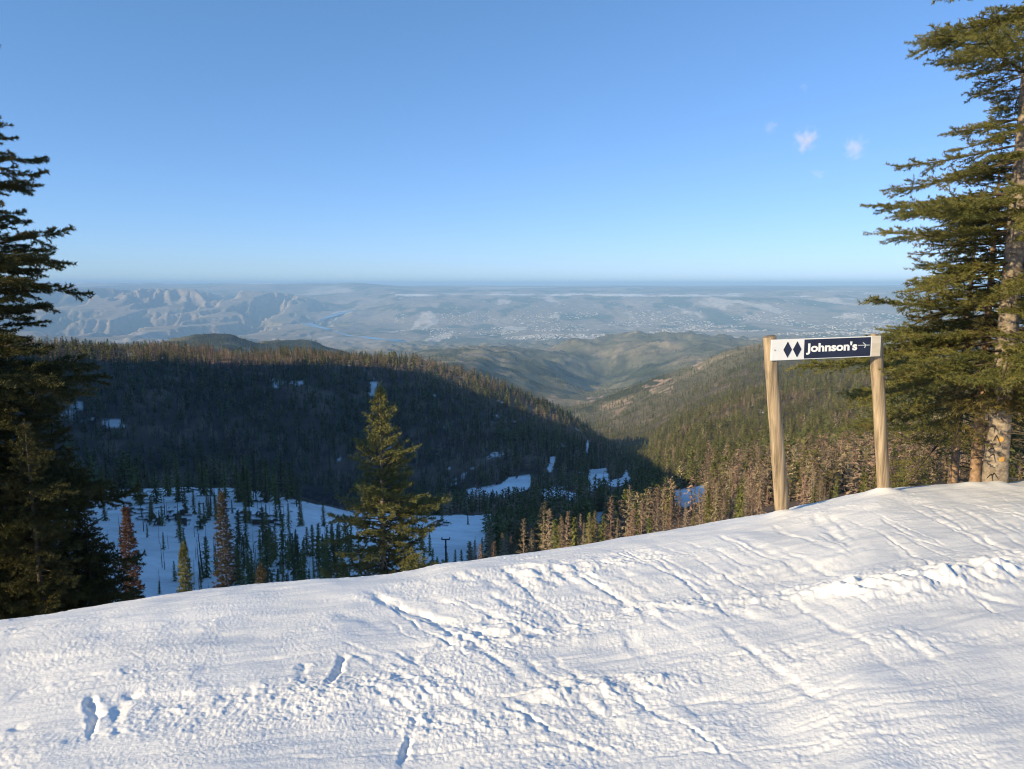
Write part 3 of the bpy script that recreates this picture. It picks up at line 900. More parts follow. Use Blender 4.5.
pq = at(38, 560, 13.6); zq = float(snow_base(np.array(math.atan2(pq.x, pq.y)), np.array(math.hypot(pq.x, pq.y))))
Hq = at(38, 425, 13.6).z - zq
place_fir('fir_tree', 'low dark bushy fir filling the gap under the left edge fir', 'fir tree', (pq.x, pq.y, zq), fir_q, rotz=2.1, scale=Hq / fir_q_h)

pq = at(90, 580, 15.6); zq = float(snow_base(np.array(math.atan2(pq.x, pq.y)), np.array(math.hypot(pq.x, pq.y))))
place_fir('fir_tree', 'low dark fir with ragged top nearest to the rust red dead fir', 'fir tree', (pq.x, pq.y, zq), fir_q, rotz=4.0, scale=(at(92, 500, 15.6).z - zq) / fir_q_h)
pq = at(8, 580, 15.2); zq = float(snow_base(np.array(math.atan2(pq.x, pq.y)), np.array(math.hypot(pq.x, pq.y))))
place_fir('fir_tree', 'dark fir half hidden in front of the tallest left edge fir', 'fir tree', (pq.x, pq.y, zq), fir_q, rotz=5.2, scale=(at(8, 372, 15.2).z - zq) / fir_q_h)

# unseen trees added beyond the left edge to throw shade on the left firs
for k, (x, y, s_) in enumerate(((-17.5, 10.2, 1.05), (-20.5, 13.0, 1.0))):
    z = float(snow_base(np.array(math.atan2(x, y)), np.array(math.hypot(x, y))))
    place_fir('fir_tree', ('added fir just outside the left edge shading the dark firs', 'second added fir outside the left edge standing farther off', 'small added fir outside the left edge between two taller ones')[k],
              'fir tree', (x, y, z), fir_l, rotz=1 + k, scale=s_)

# --- the sunlit fir in the middle
pm = at(384, 560, 18.0); zm = float(snow_base(np.array(math.atan2(pm.x, pm.y)), np.array(math.hypot(pm.x, pm.y))))
Hm = at(381, 389, 18.0).z - zm


def reach_m(t, phi):
    b = 2.25 * (1 - t) ** .78 + .05
    side = .82 + .30 * max(0, math.cos(phi))
    return b * side * (.85 + .28 * math.sin(t * 29 + 2 * phi))


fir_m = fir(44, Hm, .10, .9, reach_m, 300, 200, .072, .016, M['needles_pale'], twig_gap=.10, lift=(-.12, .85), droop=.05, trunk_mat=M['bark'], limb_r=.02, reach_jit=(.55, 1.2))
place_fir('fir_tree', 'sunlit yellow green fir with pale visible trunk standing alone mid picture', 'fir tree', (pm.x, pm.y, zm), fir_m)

# --- thin firs by the bowl
for (px_, tipy, y_, wid_, mat, nm, lab, seed) in [
        (132, 508, 30, .62, M['needles_red'], 'dead_fir', 'slender dead fir with rust red needles beside the dark left firs', 61),
        (227, 494, 33, .75, M['needles_grey'], 'dead_fir', 'slender grey brown fir with bare pale lower trunk against the snow bowl', 62),
        (186, 546, 27, .45, M['needles_pale'], 'fir_tree', 'short narrow olive fir between the rust red and grey brown firs', 63),
        (262, 566, 30, .62, M['needles_grey'], 'dead_fir', 'low pale twiggy dead fir poking up right of the grey brown fir', 65)]:
    p = at(px_, 590, y_); z = float(terr(p.x, p.y)[0]); H = at(px_, tipy, y_).z - z
    ms = fir(seed, H, .07, H * .18, lambda t, p, w=wid_: w * (1 - t) ** .6 + .06, int(34 * H), 110, .10, .032, mat, twig_gap=.11, lift=(-.35, .3), droop=.04, trunk_mat=M['bark'], reach_jit=(.5, 1.15))
    place_fir(nm, lab, 'fir tree' if nm == 'fir_tree' else 'dead tree', (p.x, p.y, z), ms)


# --- small conifers, height 1, for the middle distance
def small_conifer(seed, n_br, reach, clumps, csize, mat, trunk_mat, crown0=.06, pw=.8, lift=(-.35, .45), trunk_r=.013, thin=.4):
    rng = np.random.default_rng(seed)
    sides = 5
    path = np.array([[0, 0, z] for z in np.linspace(-.06, 1, 6)])
    tv, tf = tube_arrays(path, trunk_r * (1.02 - np.linspace(0, 1, 6)) + .001, sides)
    tris_v = []
    for b in range(n_br):
        t = ((b + rng.uniform(0, 1)) / n_br)
        z = crown0 + (1 - crown0) * t; phi = b * 2.39996 + rng.uniform(-.4, .4)
        Lb = (reach * (1 - t) ** pw + .008) * rng.uniform(.55, 1.2)
        pitch = lift[0] + (lift[1] - lift[0]) * t + rng.uniform(-.15, .15)
        d = np.array([math.cos(phi) * math.cos(pitch), math.sin(phi) * math.cos(pitch), math.sin(pitch)])
        k = clumps
        for j in range(k):
            s_ = (j + rng.uniform(.1, 1)) / k
            p = np.array([0, 0, z]) + d * Lb * s_
            cs = csize * rng.uniform(.6, 1.3) * (1.15 - .5 * s_) * (.55 + .45 * (1 - t))
            a = d * rng.uniform(.4, .9) + rng.normal(size=3) * .38
            a[2] -= rng.uniform(.1, .75)
            a /= np.linalg.norm(a)
            sv = np.array([-math.sin(phi), math.cos(phi), 0]) + rng.normal(size=3) * .38
            sv -= a * np.dot(sv, a); sv /= np.linalg.norm(sv)
            tris_v += [p - sv * cs * thin, p + sv * cs * thin, p + a * cs * 1.5]
    tri = np.array(tris_v); nt_ = len(tri) // 3
    V_ = np.concatenate([tv, tri]); flat = np.concatenate([tf.ravel(), np.arange(nt_ * 3) + len(tv)])
    ln = np.concatenate([np.full(len(tf), 4), np.full(nt_, 3)])
    mi = np.concatenate([np.zeros(len(tf)), np.ones(nt_)])
    return mesh_from('conifer', V_, flat, ln, [trunk_mat, mat], False, mat_idx=mi)


GREEN = [small_conifer(100 + k, 58, .15 + .02 * (k % 3), 8, .060, M['mid_green'], M['bark_dark'], pw=.85) for k in range(6)]
BROWN = [small_conifer(120 + k, 84, .14 + .02 * (k % 3), 10, .036, M['mid_brown'], M['bark'], pw=.75, thin=.24, lift=(-.1, .6)) for k in range(6)]
SNAG = [small_conifer(140 + k, 34, .06 + .015 * k, 4, .035, M['bark_dark'], M['bark_dark'], crown0=.2, thin=.12, trunk_r=.016) for k in range(4)]
FAR_G = [small_conifer(160 + k, 28, .17 + .015 * k, 5, .095, M['mid_green'], M['bark_dark'], pw=.85) for k in range(4)]
FAR_B = [small_conifer(170 + k, 32, .15 + .015 * k, 5, .075, M['mid_brown'], M['bark_dark'], pw=.75, thin=.3, lift=(-.1, .6)) for k in range(4)]

rng = np.random.default_rng(12)
taken = []


def put(name, cat, label, group, mesh, x, y, h, wide=1.0):
    z = float(terr(x, y)[0])
    o = link(name, mesh, None, (x, y, z - .02 * h), rng.uniform(0, 6.28), (h * wide, h * wide, h))
    o.rotation_euler = (rng.normal() * .02, rng.normal() * .02, rng.uniform(0, 6.28))
    tag(o, label, cat, group)
    taken.append((x, y))


def by_pixel(px, r):
    a, _ = polar(px, 480); a = float(a)
    return r * math.sin(a), r * math.cos(a)


def find_row(px, row, r0=60, r1=3000):
    """first ground point seen at a pixel"""
    a, e = polar(px, row); a = float(a); e = float(e)
    r = np.exp(np.linspace(math.log(r0), math.log(r1), 900))
    z = terr(r * math.sin(a), r * math.cos(a))
    hit = np.nonzero(z >= e * r)[0]
    if len(hit) == 0: return None
    q = r[hit[0]]
    return q * math.sin(a), q * math.cos(a), q


# brown and olive trees lining the slope under the crest, tops in the sun
crest_px = [c[0] for c in CREST]; crest_py = [c[1] for c in CREST]
row_trees = [(472, 566, 0), (480, 556, 0), (493, 553, 0), (503, 545, 0), (512, 549, 0), (524, 530, 0), (532, 541, 0), (543, 513, 0), (548, 520, 0), (556, 546, 1), (566, 523, 0), (574, 529, 1), (583, 535, 0),
             (595, 523, 0), (602, 528, 1), (612, 508, 0), (618, 530, 0), (628, 497, 0), (634, 520, 0), (642, 500, 0), (650, 518, 1), (657, 503, 0), (664, 512, 0), (672, 500, 0), (680, 490, 0), (687, 503, 0), (694, 512, 1),
             (702, 490, 0), (709, 500, 1), (716, 482, 0), (724, 492, 0), (731, 476, 0), (739, 488, 1), (746, 470, 0), (753, 480, 0), (760, 466, 0)]
BR_L = 'brown bare looking conifer in the sunlit row under the snow crest'
GR_L = 'olive green conifer mixed into the brown row under the snow crest'
for px_, top_, kind_ in row_trees:
    y_ = rng.uniform(62, 96); a_, e_ = polar(px_, top_ - (13 if px_ < 640 else 2)); a_ = float(a_); r_ = y_ / math.cos(a_)
    x, y = r_ * math.sin(a_), r_ * math.cos(a_)
    h = float(e_) * r_ - float(terr(x, y)[0])
    h = min(max(h, 2.5), 13)
    if kind_ == 0: put('dead_conifer', 'dead tree', BR_L, 'brown conifers under the crest', BROWN[rng.integers(6)], x, y, h, rng.uniform(.9, 1.3))
    else: put('conifer', 'conifer', GR_L, 'olive conifers under the crest', GREEN[rng.integers(6)], x, y, h, rng.uniform(.9, 1.2))
# fuller row to the right behind the sign
for k in range(130):
    px_ = rng.uniform(500, 1040) if k < 70 else rng.uniform(466, 640)
    r_ = rng.uniform(70, 150)
    x, y = by_pixel(px_, r_)
    top_lim = float(np.interp(px_, [470, 560, 640, 700, 760, 850, 1040], [538, 514, 500, 485, 472, 462, 455]))
    a_, e_ = polar(px_, top_lim + rng.uniform(0, 22))
    h = float(e_) * r_ - float(terr(x, y)[0])
    if h < 2.0: continue
    h = min(h, 11)
    if rng.uniform() < .58: put('dead_conifer', 'dead tree', BR_L, 'brown conifers under the crest', BROWN[rng.integers(6)], x, y, h, rng.uniform(.9, 1.3))
    else: put('conifer', 'conifer', GR_L, 'olive conifers under the crest', GREEN[rng.integers(6)], x, y, h, rng.uniform(.9, 1.2))

# trees in the shaded bowl: (column, base row, height in pixels, kind)
bowl = [(250, 524, 17, 'g'), (243, 548, 22, 's'), (254, 590, 40, 'g'), (261, 588, 44, 'g'), (268, 582, 48, 'g'), (257, 575, 34, 's'), (250, 586, 30, 'g'), (275, 560, 20, 's'),
        (300, 527, 26, 'g'), (302, 525, 20, 'g'), (324, 527, 24, 'g'), (289, 520, 18, 's'), (284, 518, 15, 's'), (262, 512, 17, 's'), (258, 511, 14, 's'), (266, 508, 12, 's'),
        (290, 560, 30, 'g'), (294, 575, 40, 'g'), (299, 580, 44, 'g'), (304, 578, 36, 'g'), (296, 556, 26, 'g'), (307, 556, 28, 'g'), (313, 556, 30, 'g'), (319, 558, 34, 'g'), (326, 552, 26, 's'), (333, 550, 26, 'g'),
        (340, 549, 26, 'g'), (346, 552, 34, 'g'), (350, 580, 22, 's'), (310, 588, 30, 's'), (318, 592, 34, 's'), (278, 580, 22, 's'), (284, 590, 24, 'g'), (326, 590, 26, 'g'), (334, 595, 28, 's'),
        (185, 552, 22, 'g'), (186, 551, 12, 'g'), (200, 580, 46, 's'), (203, 576, 60, 's'), (207, 578, 40, 'g'), (194, 585, 30, 's'), (190, 572, 24, 's'), (214, 552, 20, 's'), (216, 575, 28, 'g'), (196, 560, 18, 's'),
        (121, 546, 18, 'g'), (64, 527, 25, 's'), (72, 528, 22, 's'), (44, 532, 20, 's'), (56, 530, 18, 's'), (160, 525, 14, 'g'), (150, 522, 26, 's'), (142, 518, 24, 's'), (165, 516, 26, 's'), (178, 520, 28, 's'), (186, 514, 26, 'g'),
        (442, 521, 14, 'g'), (462, 568, 18, 'g'), (470, 566, 20, 's'), (455, 572, 22, 'g'), (447, 575, 22, 'g'), (438, 577, 20, 'g'), (468, 525, 11, 'g'), (476, 560, 26, 's'), (482, 562, 24, 'g'), (489, 546, 34, 'g'), (492, 543, 30, 'g'),
        (486, 533, 30, 'g'), (497, 545, 30, 'g'), (432, 575, 26, 'g'), (424, 580, 30, 'g'), (416, 585, 36, 'g'), (408, 580, 30, 'g'), (430, 556, 22, 'g'), (422, 550, 24, 'g'), (412, 548, 26, 'g'), (400, 548, 24, 'g'), (460, 574, 14, 's'), (474, 570, 16, 's')]
for k in range(95):                                                                # along the near edge of the bowl
    c_ = rng.uniform(236, 352); bowl.append((c_, rng.uniform(543, 602), rng.uniform(14, 38), rng.choice(['g', 'g', 's'])))
for k in range(70):                                                                # back edge of the bowl, in front of the forest
    c_ = rng.uniform(95, 300); bowl.append((c_, rng.uniform(489, 507), rng.uniform(18, 38), rng.choice(['g', 'g', 's'])))
for k in range(44):
    c_ = rng.uniform(100, 245); bowl.append((c_, rng.uniform(510, 596), rng.uniform(12, 30), rng.choice(['g', 's', 's'])))
for k in range(18):
    c_ = rng.uniform(155, 290); bowl.append((c_, rng.uniform(514, 530), rng.uniform(12, 26), rng.choice(['g', 'g', 's'])))
for c_, row_, hp, kd in bowl:
    f_ = find_row(c_, row_)
    if not f_: continue
    x, y, r_ = f_
    h = hp / F_PX * (y * 1.02)
    if kd == 'g': put('conifer', 'conifer', 'small dark conifer standing in the shaded snow bowl', 'conifers in the snow bowl', GREEN[rng.integers(6)], x, y, h * 1.12, rng.uniform(.8, 1.2))
    else: put('snag', 'dead tree', 'thin bare dark trunk standing in the shaded snow bowl', 'bare trunks in the snow bowl', SNAG[rng.integers(4)], x, y, h, rng.uniform(.8, 1.2))

# lift tower standing in the bowl
f_ = find_row(446, 564)
if f_:
    x, y, r_ = f_
    z = float(terr(x, y)[0]); H = 27 / F_PX * y
    t = thing('lift_tower', 'dark steel chairlift tower with a short crossarm in the snow bowl', 'lift tower', (x, y, z))
    s = Shape(); s.tube([(0, 0, -.3), (0, 0, H * .5), (0, 0, H)], [.042 * H, .036 * H, .03 * H], 10); s.build('mast', M['steel'], t, True)
    s = Shape(); s.box(-.15 * H, .15 * H, -.02 * H, .02 * H, H - .03 * H, H + .012 * H); s.build('crossarm', M['steel'], t)
    for sg in (-1, 1):
        s = Shape(); s.box(sg * .15 * H - .02 * H, sg * .15 * H + .02 * H, -.09 * H, .09 * H, H + .014 * H, H + .05 * H); s.build('sheave_frame', M['steel'], t)
    s = Shape(); s.box(-.05 * H, .05 * H, -.05 * H, .05 * H, H * .68, H * .70); s.build('work_platform', M['steel'], t)


# ------------------------------------------------------------------ forests too dense to count
def scatter_group(name, sources):
    c = bpy.data.collections.new(name)
    for k, me in enumerate(sources):
        c.objects.link(bpy.data.objects.new(f'{name}_source', me))
    return c


def forest(name, label, pts, heights, kinds, coll):
    n = len(pts)
    me = bpy.data.meshes.new(name); me.vertices.add(n); me.vertices.foreach_set('co', np.ascontiguousarray(pts, np.float32).ravel())
    rg = np.random.default_rng(n)
    a = me.attributes.new('size', 'FLOAT_VECTOR', 'POINT')
    w = rg.uniform(1.05, 1.65, n)
    a.data.foreach_set('vector', np.stack([heights * w, heights * w, heights], 1).astype(np.float32).ravel())
    a = me.attributes.new('turn', 'FLOAT_VECTOR', 'POINT')
    a.data.foreach_set('vector', np.stack([rg.normal(size=n) * .025, rg.normal(size=n) * .025, rg.uniform(0, 6.28, n)], 1).astype(np.float32).ravel())
    a = me.attributes.new('pick', 'INT', 'POINT'); a.data.foreach_set('value', np.asarray(kinds, np.int32))
    o = link(name, me)
    g = bpy.data.node_groups.new(name, 'GeometryNodeTree')
    g.interface.new_socket('Geometry', in_out='INPUT', socket_type='NodeSocketGeometry')
    g.interface.new_socket('Geometry', in_out='OUTPUT', socket_type='NodeSocketGeometry')
    gi = g.nodes.new('NodeGroupInput'); go = g.nodes.new('NodeGroupOutput')
    ip = g.nodes.new('GeometryNodeInstanceOnPoints'); ci = g.nodes.new('GeometryNodeCollectionInfo')
    ci.inputs['Collection'].default_value = coll; ci.inputs['Separate Children'].default_value = True; ci.inputs['Reset Children'].default_value = True
    mp_ = g.nodes.new('GeometryNodeMeshToPoints')

    def attr(nm, ty):
        q = g.nodes.new('GeometryNodeInputNamedAttribute'); q.data_type = ty; q.inputs['Name'].default_value = nm; return q.outputs[0]
    ip.inputs['Pick Instance'].default_value = True
    g.links.new(gi.outputs[0], mp_.inputs['Mesh']); g.links.new(mp_.outputs[0], ip.inputs['Points']); g.links.new(ci.outputs[0], ip.inputs['Instance'])
    g.links.new(attr('pick', 'INT'), ip.inputs['Instance Index'])
    e2r = g.nodes.new('FunctionNodeEulerToRotation'); g.links.new(attr('turn', 'FLOAT_VECTOR'), e2r.inputs[0]); g.links.new(e2r.outputs[0], ip.inputs['Rotation'])
    g.links.new(attr('size', 'FLOAT_VECTOR'), ip.inputs['Scale'])
    g.links.new(ip.outputs[0], go.inputs[0])
    md = o.modifiers.new('scatter', 'NODES'); md.node_group = g
    return tag(o, label, 'forest', kind='stuff')


coll = scatter_group('conifer_kinds', FAR_G + FAR_B + SNAG[:2])                              # 0-3 green, 4-7 brown


def sample(n, a0, a1, r0, r1, pw, seed):
    """points with density ~ r**-pw per ground area"""
    rg = np.random.default_rng(seed)
    a = rg.uniform(a0, a1, n); u = rg.uniform(0, 1, n)
    k = 2 - pw
    r = (r0**k + u * (r1**k - r0**k)) ** (1 / k)
    x, y = r * np.sin(a), r * np.cos(a); z = terr(x, y)
    px, py = project(x, y, z)
    return rg, a, r, x, y, z, px, py


# left side of the valley: shaded slope and its ridge
rg, a, r, x, y, z, px, py = sample(19000, R(-40), R(9), 380, 1700, .3, 1)
clear = snow_mask(px, py)
for p in SOIL_POLY: clear |= in_poly(px, py, p)
gap = fbm(x / 55, y / 55, 3, 201) > .70
for k in (4, 8, 12): clear |= snow_mask(px, py - k) & (py < 506) & (px > 440) & (rg.uniform(size=len(px)) < .9)
keep = ~clear & ~gap & (r < np.where(a < R(-6), 1420, 1700)) & ~((px < 350) & (r < 420))
# near part of the valley bottom keeps fewer trees
x, y, z, a, r, px, py = [q[keep] for q in (x, y, z, a, r, px, py)]
h = (6 + 12 * rg.uniform(0, 1, len(x)) ** 1.3) * (1 + .25 * fbm(x / 120, y / 120, 2, 5))
brn = (fbm(x / 180, y / 180, 3, 207) + .55 * rg.normal(size=len(x)) + np.where(r > 1080, .15, -.25)) > .15
kd = np.where(brn, 4 + rg.integers(0, 4, len(x)), rg.integers(0, 4, len(x))); kd = np.where(rg.uniform(size=len(x)) < .07, 8 + rg.integers(0, 2, len(x)), kd)
rg2, a2, r2, x2, y2, z2, px2, py2 = sample(2600, R(-5), R(10), 170, 400, .6, 3)
ok2 = ~snow_mask(px2, py2) & ~snow_mask(px2, py2 - 10) & ~in_poly(px2, py2, SNOW_POLY[0]) & (px2 > 490)
x, y, z = [np.concatenate([p_, q_[ok2]]) for p_, q_ in ((x, x2), (y, y2), (z, z2))]
h = np.concatenate([h, rg2.uniform(6, 12, ok2.sum())]); kd = np.concatenate([kd, np.where(rg2.uniform(size=ok2.sum()) < .25, 5, rg2.integers(0, 4, ok2.sum()))])
forest('shaded_forest', 'dense dark conifer forest covering the shaded left side of the valley', np.stack([x, y, z - .3], 1), h, kd, coll)

# right side: sunlit slope
rg, a, r, x, y, z, px, py = sample(46000, R(-6), R(40), 150, 4300, 1.05, 2)
clear = snow_mask(px, py)
gap = fbm(x / 70, y / 70, 3, 211) > .62
for k in (4, 8, 12, 17): clear |= snow_mask(px, py - k) & (rg.uniform(size=len(px)) < .93)
thin = smooth(2300, 3600, r) * .75
keep = ~clear & ~gap & (rg.uniform(size=len(x)) > thin) & ~((a < R(9)) & (r > 380) & (r < 1700)) & ~((px < 640) & (r > 3300))
bare_ = np.zeros(len(x), bool)
for p in [[(640, 386), (655, 380), (675, 378), (672, 392), (655, 394)], [(690, 368), (700, 358), (704, 362), (700, 370)], [(586, 398), (600, 394), (606, 400), (592, 403)]]:
    bare_ |= in_poly(px, py, p)
keep &= ~(bare_ & (rg.uniform(size=len(x)) > .2))
# keep clear of the crest row and the snow bowl
keep &= ~((a < R(3)) & (r < 380))
x, y, z, a, r, px, py = [q[keep] for q in (x, y, z, a, r, px, py)]
h = (5 + 11.5 * rg.uniform(0, 1, len(x)) ** 1.3) * (1 + .25 * fbm(x / 120, y / 120, 2, 6)) * np.clip(r / 260, .55, 1)
brn = (fbm(x / 160, y / 220, 3, 217) + .55 * rg.normal(size=len(x)) + np.interp(r, [150, 350, 600, 1500, 4000], [.5, .12, -.55, -.7, -.6])) > .12
kd = np.where(brn, 4 + rg.integers(0, 4, len(x)), rg.integers(0, 4, len(x))); kd = np.where(rg.uniform(size=len(x)) < .07, 8 + rg.integers(0, 2, len(x)), kd)
for n_, a0_, a1_, r0_, r1_, sd in ((5000, R(-36), R(-9), 3500, 5400, 4), (24000, R(-9), R(27), 4200, 8000, 5)):
    rg3, a3, r3, x3, y3, z3, px3, py3 = sample(n_, a0_, a1_, r0_, r1_, .6, sd)
    k3 = fbm(x3 / 420, y3 / 420, 4, 231) > (-.2 if sd == 4 else -.02 + .00006 * (r3 - 4200))
    x, y, z = [np.concatenate([p_, q_[k3]]) for p_, q_ in ((x, x3), (y, y3), (z, z3))]
    h = np.concatenate([h, rg3.uniform(9, 17, k3.sum())]); kd = np.concatenate([kd, rg3.integers(0, 4, k3.sum())])
forest('sunlit_forest', 'mixed olive and brown conifer forest on the sunlit right side of the valley', np.stack([x, y, z - .3], 1), h, kd, coll)

# ------------------------------------------------------------------ trail sign
base_l = at(782.5, 516, 7.55); top_l = at(769.5, 337, 7.52)
base_r = at(884, 496, 7.72); top_r = at(875.5, 337, 7.70)
sg = thing('trail_sign', 'double diamond ski trail sign on two weathered wooden posts', 'sign', base_l)


def loc_(v): return Vector(v) - base_l


def post(b0, t0, r_b, r_t, seed):
    rg = np.random.default_rng(seed)
    pts = []; rad = []
    d = (t0 - b0)
    for k in range(15):
        f = -.18 + 1.18 * k / 14
        p = b0 + d * f + Vector((rg.normal() * .002, rg.normal() * .002, 0)); pts.append(loc_(p)); rad.append(r_b + (r_t - r_b) * f)
    # flat sawn top with a softened edge
    e = d.normalized(); pts.append(loc_(t0 + e * .006)); rad.append(r_t * .93)
    s = Shape(); s.tube(pts, rad, 20)
    return s


post(base_l, top_l, .075, .068, 1).build('post', M['post'], sg, True)['label'] = 'left leaning weathered post'
post(base_r, top_r, .066, .067, 2).build('post', M['post'], sg, True)['label'] = 'right post with the bare board end nailed on'
# board in its own frame: x along the board, z up, -y towards the piste
bl = at(771.5, 350.3, 7.425); br = at(880.5, 346.0, 7.605)
ex = (br - bl); W = ex.length; ex.normalize()
ez = Vector((0, 0, 1)); ez = (ez - ex * ez.dot(ex)).normalized(); ey = ez.cross(ex)
Hb = 20.5 / F_PX * 7.55 * 1.01
board = Shape(); board.box(0, W, 0, .022, -Hb / 2, Hb / 2)
mat_b = Matrix((ex, ey, ez)).transposed().to_4x4(); mat_b.translation = loc_(bl)
ob = board.build('board', M['white_paint'], sg); ob.matrix_local = mat_b
bv = ob.modifiers.new('bevel', 'BEVEL'); bv.width = .003; bv.segments = 2


def sub(shape, name, mat, **kw):
    return shape.build(name, mat, ob, **kw)


u0 = lambda px_: (px_ - 771.5) / (880.5 - 771.5) * W
s = Shape(); s.box(u0(803.6), u0(870), -.004, -.0005, -Hb * .455, Hb * .455); sub(s, 'name_panel', M['navy'])
s = Shape(); s.box(u0(871.2), W - .002, -.004, -.0005, -Hb * .49, Hb * .49); sub(s, 'bare_end', M['board_wood'])
for c_ in (787.2, 796.6):
    w_ = u0(771.5 + 4.1); h_ = Hb * .38; x_ = u0(c_)
    s = Shape(); s.prism([(x_ - w_, 0), (x_, -h_), (x_ + w_, 0), (x_, h_)], -.004, -.0005); sub(s, 'diamond', M['navy'])
for x_, z_ in ((u0(774.6), .0),):
    s = Shape(); s.tube([(x_, .0, z_), (x_, -.006, z_)], [.009, .007], 10); sub(s, 'screw', M['bolt'])
fc = bpy.data.curves.new('lettering', 'FONT'); fc.body = "Johnson's"; fc.align_x = 'LEFT'; fc.align_y = 'CENTER'
fc.size = 1.0; fc.offset = .04; fc.extrude = .0
tmp = bpy.data.objects.new('lettering_tmp', fc); COL.objects.link(tmp)
dg = bpy.context.evaluated_depsgraph_get(); dg.update()
tm = bpy.data.meshes.new_from_object(tmp.evaluated_get(dg)); bpy.data.objects.remove(tmp)
co = np.zeros(len(tm.vertices) * 3); tm.vertices.foreach_get('co', co); co = co.reshape(-1, 3)
x0, x1 = co[:, 0].min(), co[:, 0].max(); y0, y1 = co[:, 1].min(), co[:, 1].max()
tgt0, tgt1 = u0(805.2), u0(856.5); hh = Hb * .56
new = np.stack([tgt0 + (co[:, 0] - x0) / (x1 - x0) * (tgt1 - tgt0), np.full(len(co), -.0062), (co[:, 1] - y0) / (y1 - y0) * hh - hh * .50], 1)
tm.vertices.foreach_set('co', new.astype(np.float32).ravel()); tm.materials.clear(); tm.materials.append(M['letter']); tm.update()
link('lettering', tm, ob)
# the thin arrow-like mark after the name
s = Shape()
ax0, ax1, ac = u0(857.5), u0(869), u0(864.6); zz_ = Hb * .08
s.prism([(ax0, zz_ - .004), (ax1, zz_ - .006), (ax1, zz_ + .002), (ax0, zz_ + .004)], -.0062, -.0042)
s.prism([(ac - .032, zz_ + .026), (ac - .024, zz_ + .030), (ac + .012, zz_ + .003), (ac + .004, zz_ - .004)], -.0066, -.0044)
s.prism([(ac - .012, zz_ - .030), (ac - .002, zz_ - .030), (ac + .008, zz_ - .004), (ac + .000, zz_ - .002)], -.0068, -.0046)
sub(s, 'arrow_mark', M['mark'])


# ------------------------------------------------------------------ clouds
def cloud_mat(name, dens, scale):
    m = bpy.data.materials.new(name); m.use_nodes = True; nt = m.node_tree; nt.nodes.clear()
    out = nd(nt, 'ShaderNodeOutputMaterial'); v = nd(nt, 'ShaderNodeVolumePrincipled')
    v.inputs['Color'].default_value = (1, .97, .96, 1); v.inputs['Anisotropy'].default_value = -.2
    tc = nd(nt, 'ShaderNodeTexCoord'); nz = nd(nt, 'ShaderNodeTexNoise'); nz.inputs['Scale'].default_value = scale; nz.inputs['Detail'].default_value = 4
    gr = nd(nt, 'ShaderNodeVectorMath', operation='LENGTH')
    ma = nd(nt, 'ShaderNodeMath', operation='SUBTRACT'); ma.inputs[0].default_value = .98
    ad = nd(nt, 'ShaderNodeMath', operation='ADD'); sb = nd(nt, 'ShaderNodeMath', operation='SUBTRACT'); sb.inputs[1].default_value = .62
    n2 = nd(nt, 'ShaderNodeMath', operation='MULTIPLY'); n2.inputs[1].default_value = 1.7
    mu = nd(nt, 'ShaderNodeMath', operation='MULTIPLY'); mu.inputs[1].default_value = dens; mx = nd(nt, 'ShaderNodeMath', operation='MAXIMUM'); mx.inputs[1].default_value = 0
    L = nt.links.new
    L(tc.outputs['Object'], nz.inputs['Vector']); L(tc.outputs['Object'], gr.inputs[0]); L(gr.outputs['Value'], ma.inputs[1])
    L(nz.outputs['Fac'], n2.inputs[0]); L(n2.outputs[0], ad.inputs[0]); L(ma.outputs[0], ad.inputs[1]); L(ad.outputs[0], sb.inputs[0])
    sb.inputs[1].default_value = 1.22
    L(sb.outputs[0], mx.inputs[0]); L(mx.outputs[0], mu.inputs[0]); L(mu.outputs[0], v.inputs['Density']); L(v.outputs[0], out.inputs['Volume'])
    return m


CM = cloud_mat('cloud_vapour', .0046, 3.0)
CMF = cloud_mat('faint_cloud_vapour', .0022, 2.4)


def cloud(px_, py_, wpx, hpx, dist, label, mat, seed):
    c = at(px_, py_, dist)
    u = []; f = []
    n_, k_ = 12, 20
    for i in range(n_ + 1):
        th = math.pi * i / n_
        for j in range(k_):
            ph = 2 * math.pi * j / k_; u.append((math.sin(th) * math.cos(ph), math.sin(th) * math.sin(ph), math.cos(th)))
    for i in range(n_):
        for j in range(k_):
            f.append((i * k_ + j, (i + 1) * k_ + j, (i + 1) * k_ + (j + 1) % k_, i * k_ + (j + 1) % k_))
    o = link('cloud', mesh_from('cloud', np.array(u), np.array(f), 4, [mat], True), None, c)
    o.scale = (wpx / F_PX * dist * .5, wpx / F_PX * dist * .4, hpx / F_PX * dist * .5)
    o.rotation_euler = (0, seed * .13 % .5 - .25, seed)
    tag(o, label, 'cloud')


cloud(806, 140, 46, 36, 12000, 'wispy pinkish cloud left of the fir, larger of the close pair', CM, 1)
cloud(855, 148, 36, 36, 12500, 'small pale cloud nearest to the fir boughs', CM, 2)
cloud(804, 87, 14, 16, 12000, 'tiny faint cloud puff highest above the others', CMF, 3)
cloud(818, 174, 30, 12, 12000, 'thin faint cloud streak lowest below the close pair', CMF, 4)
cloud(770, 127, 28, 18, 12000, 'very faint cloud wisp left of the close pair', CMF, 5)

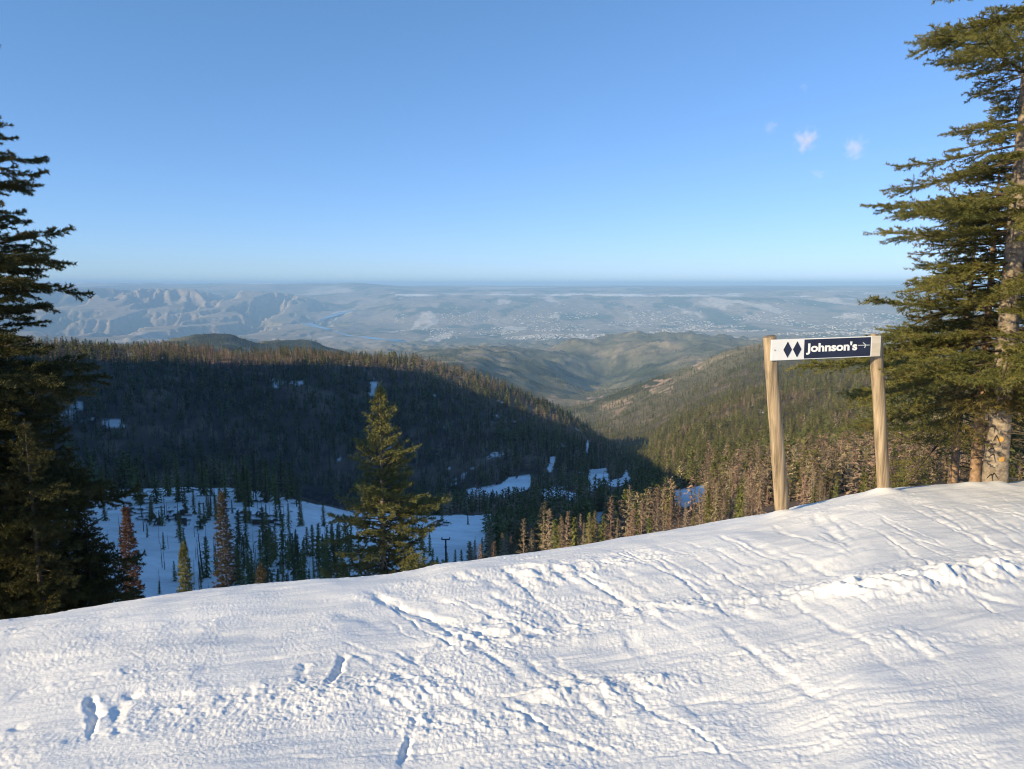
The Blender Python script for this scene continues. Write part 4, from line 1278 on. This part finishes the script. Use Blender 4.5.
# ------------------------------------------------------------------ haze, sky, sun, camera
HAZE_DENS = 1 / 22000.0
m = bpy.data.materials.new('haze'); m.use_nodes = True; nt = m.node_tree; nt.nodes.clear()
out = nd(nt, 'ShaderNodeOutputMaterial'); v = nd(nt, 'ShaderNodeVolumePrincipled')
v.inputs['Color'].default_value = (.40, .67, 1.0, 1); v.inputs['Density'].default_value = HAZE_DENS; v.inputs['Anisotropy'].default_value = -.1
nt.links.new(v.outputs[0], out.inputs['Volume'])
zb = float(TZ.min()) - 30
s = Shape(); s.box(-99000, 99000, -99000, 99000, zb, 165)
tag(s.build('haze', m), kind='stuff')

w = bpy.data.worlds.new('World'); scene.world = w; w.use_nodes = True; nt = w.node_tree
bg = nt.nodes['Background']; sky = nd(nt, 'ShaderNodeTexSky', sky_type='NISHITA')
sky.sun_disc = False; sky.sun_elevation = SUN_EL; sky.altitude = 1800; sky.air_density = 1.0; sky.dust_density = .3; sky.ozone_density = 1.6
sky.sun_rotation = math.atan2(SUN[0], SUN[1])
sep = nd(nt, 'ShaderNodeSeparateColor'); cmb = nd(nt, 'ShaderNodeCombineColor')
nt.links.new(sky.outputs[0], sep.inputs[0])
for k, (gain, gam) in enumerate(((.64, .79), (1.05, .69), (1.34, .78))):           # the sky's own colour, evened out from zenith to horizon
    pw = nd(nt, 'ShaderNodeMath', operation='POWER'); pw.inputs[1].default_value = gam
    gn = nd(nt, 'ShaderNodeMath', operation='MULTIPLY'); gn.inputs[1].default_value = gain
    nt.links.new(sep.outputs[k], pw.inputs[0]); nt.links.new(pw.outputs[0], gn.inputs[0]); nt.links.new(gn.outputs[0], cmb.inputs[k])
nt.links.new(cmb.outputs[0], bg.inputs['Color']); bg.inputs['Strength'].default_value = .13

sl = bpy.data.lights.new('sun', 'SUN'); sl.energy = 4.5; sl.angle = R(.5); sl.color = (1.0, .80, .47)
so = bpy.data.objects.new('sun', sl); COL.objects.link(so)
so.rotation_euler = Vector(SUN).to_track_quat('Z', 'Y').to_euler(); so.location = (0, 0, 50)

cam = bpy.data.cameras.new('camera'); cam.sensor_width = 36; cam.lens = F_PX / 1024 * 36; cam.clip_start = .05; cam.clip_end = 250000
co_ = bpy.data.objects.new('camera', cam); COL.objects.link(co_); co_.rotation_euler = (math.pi / 2 - PITCH, 0, 0)
scene.camera = co_

vs_ = scene.view_settings
scene.display_settings.display_device = 'sRGB'
vs_.view_transform = 'Standard'; vs_.look = 'None'; vs_.gamma = 1; vs_.exposure = .55; vs_.use_curve_mapping = False
cy = scene.cycles
cy.use_denoising = True
try: cy.denoiser = 'OPENIMAGEDENOISE'
except Exception: pass
cy.max_bounces = 5; cy.diffuse_bounces = 3; cy.glossy_bounces = 2; cy.transmission_bounces = 2; cy.transparent_max_bounces = 8; cy.volume_bounces = 2
cy.volume_max_steps = 64; cy.volume_step_rate = 2.0
cy.filter_width = 1.05
cy.use_adaptive_sampling = True; cy.adaptive_threshold = .01
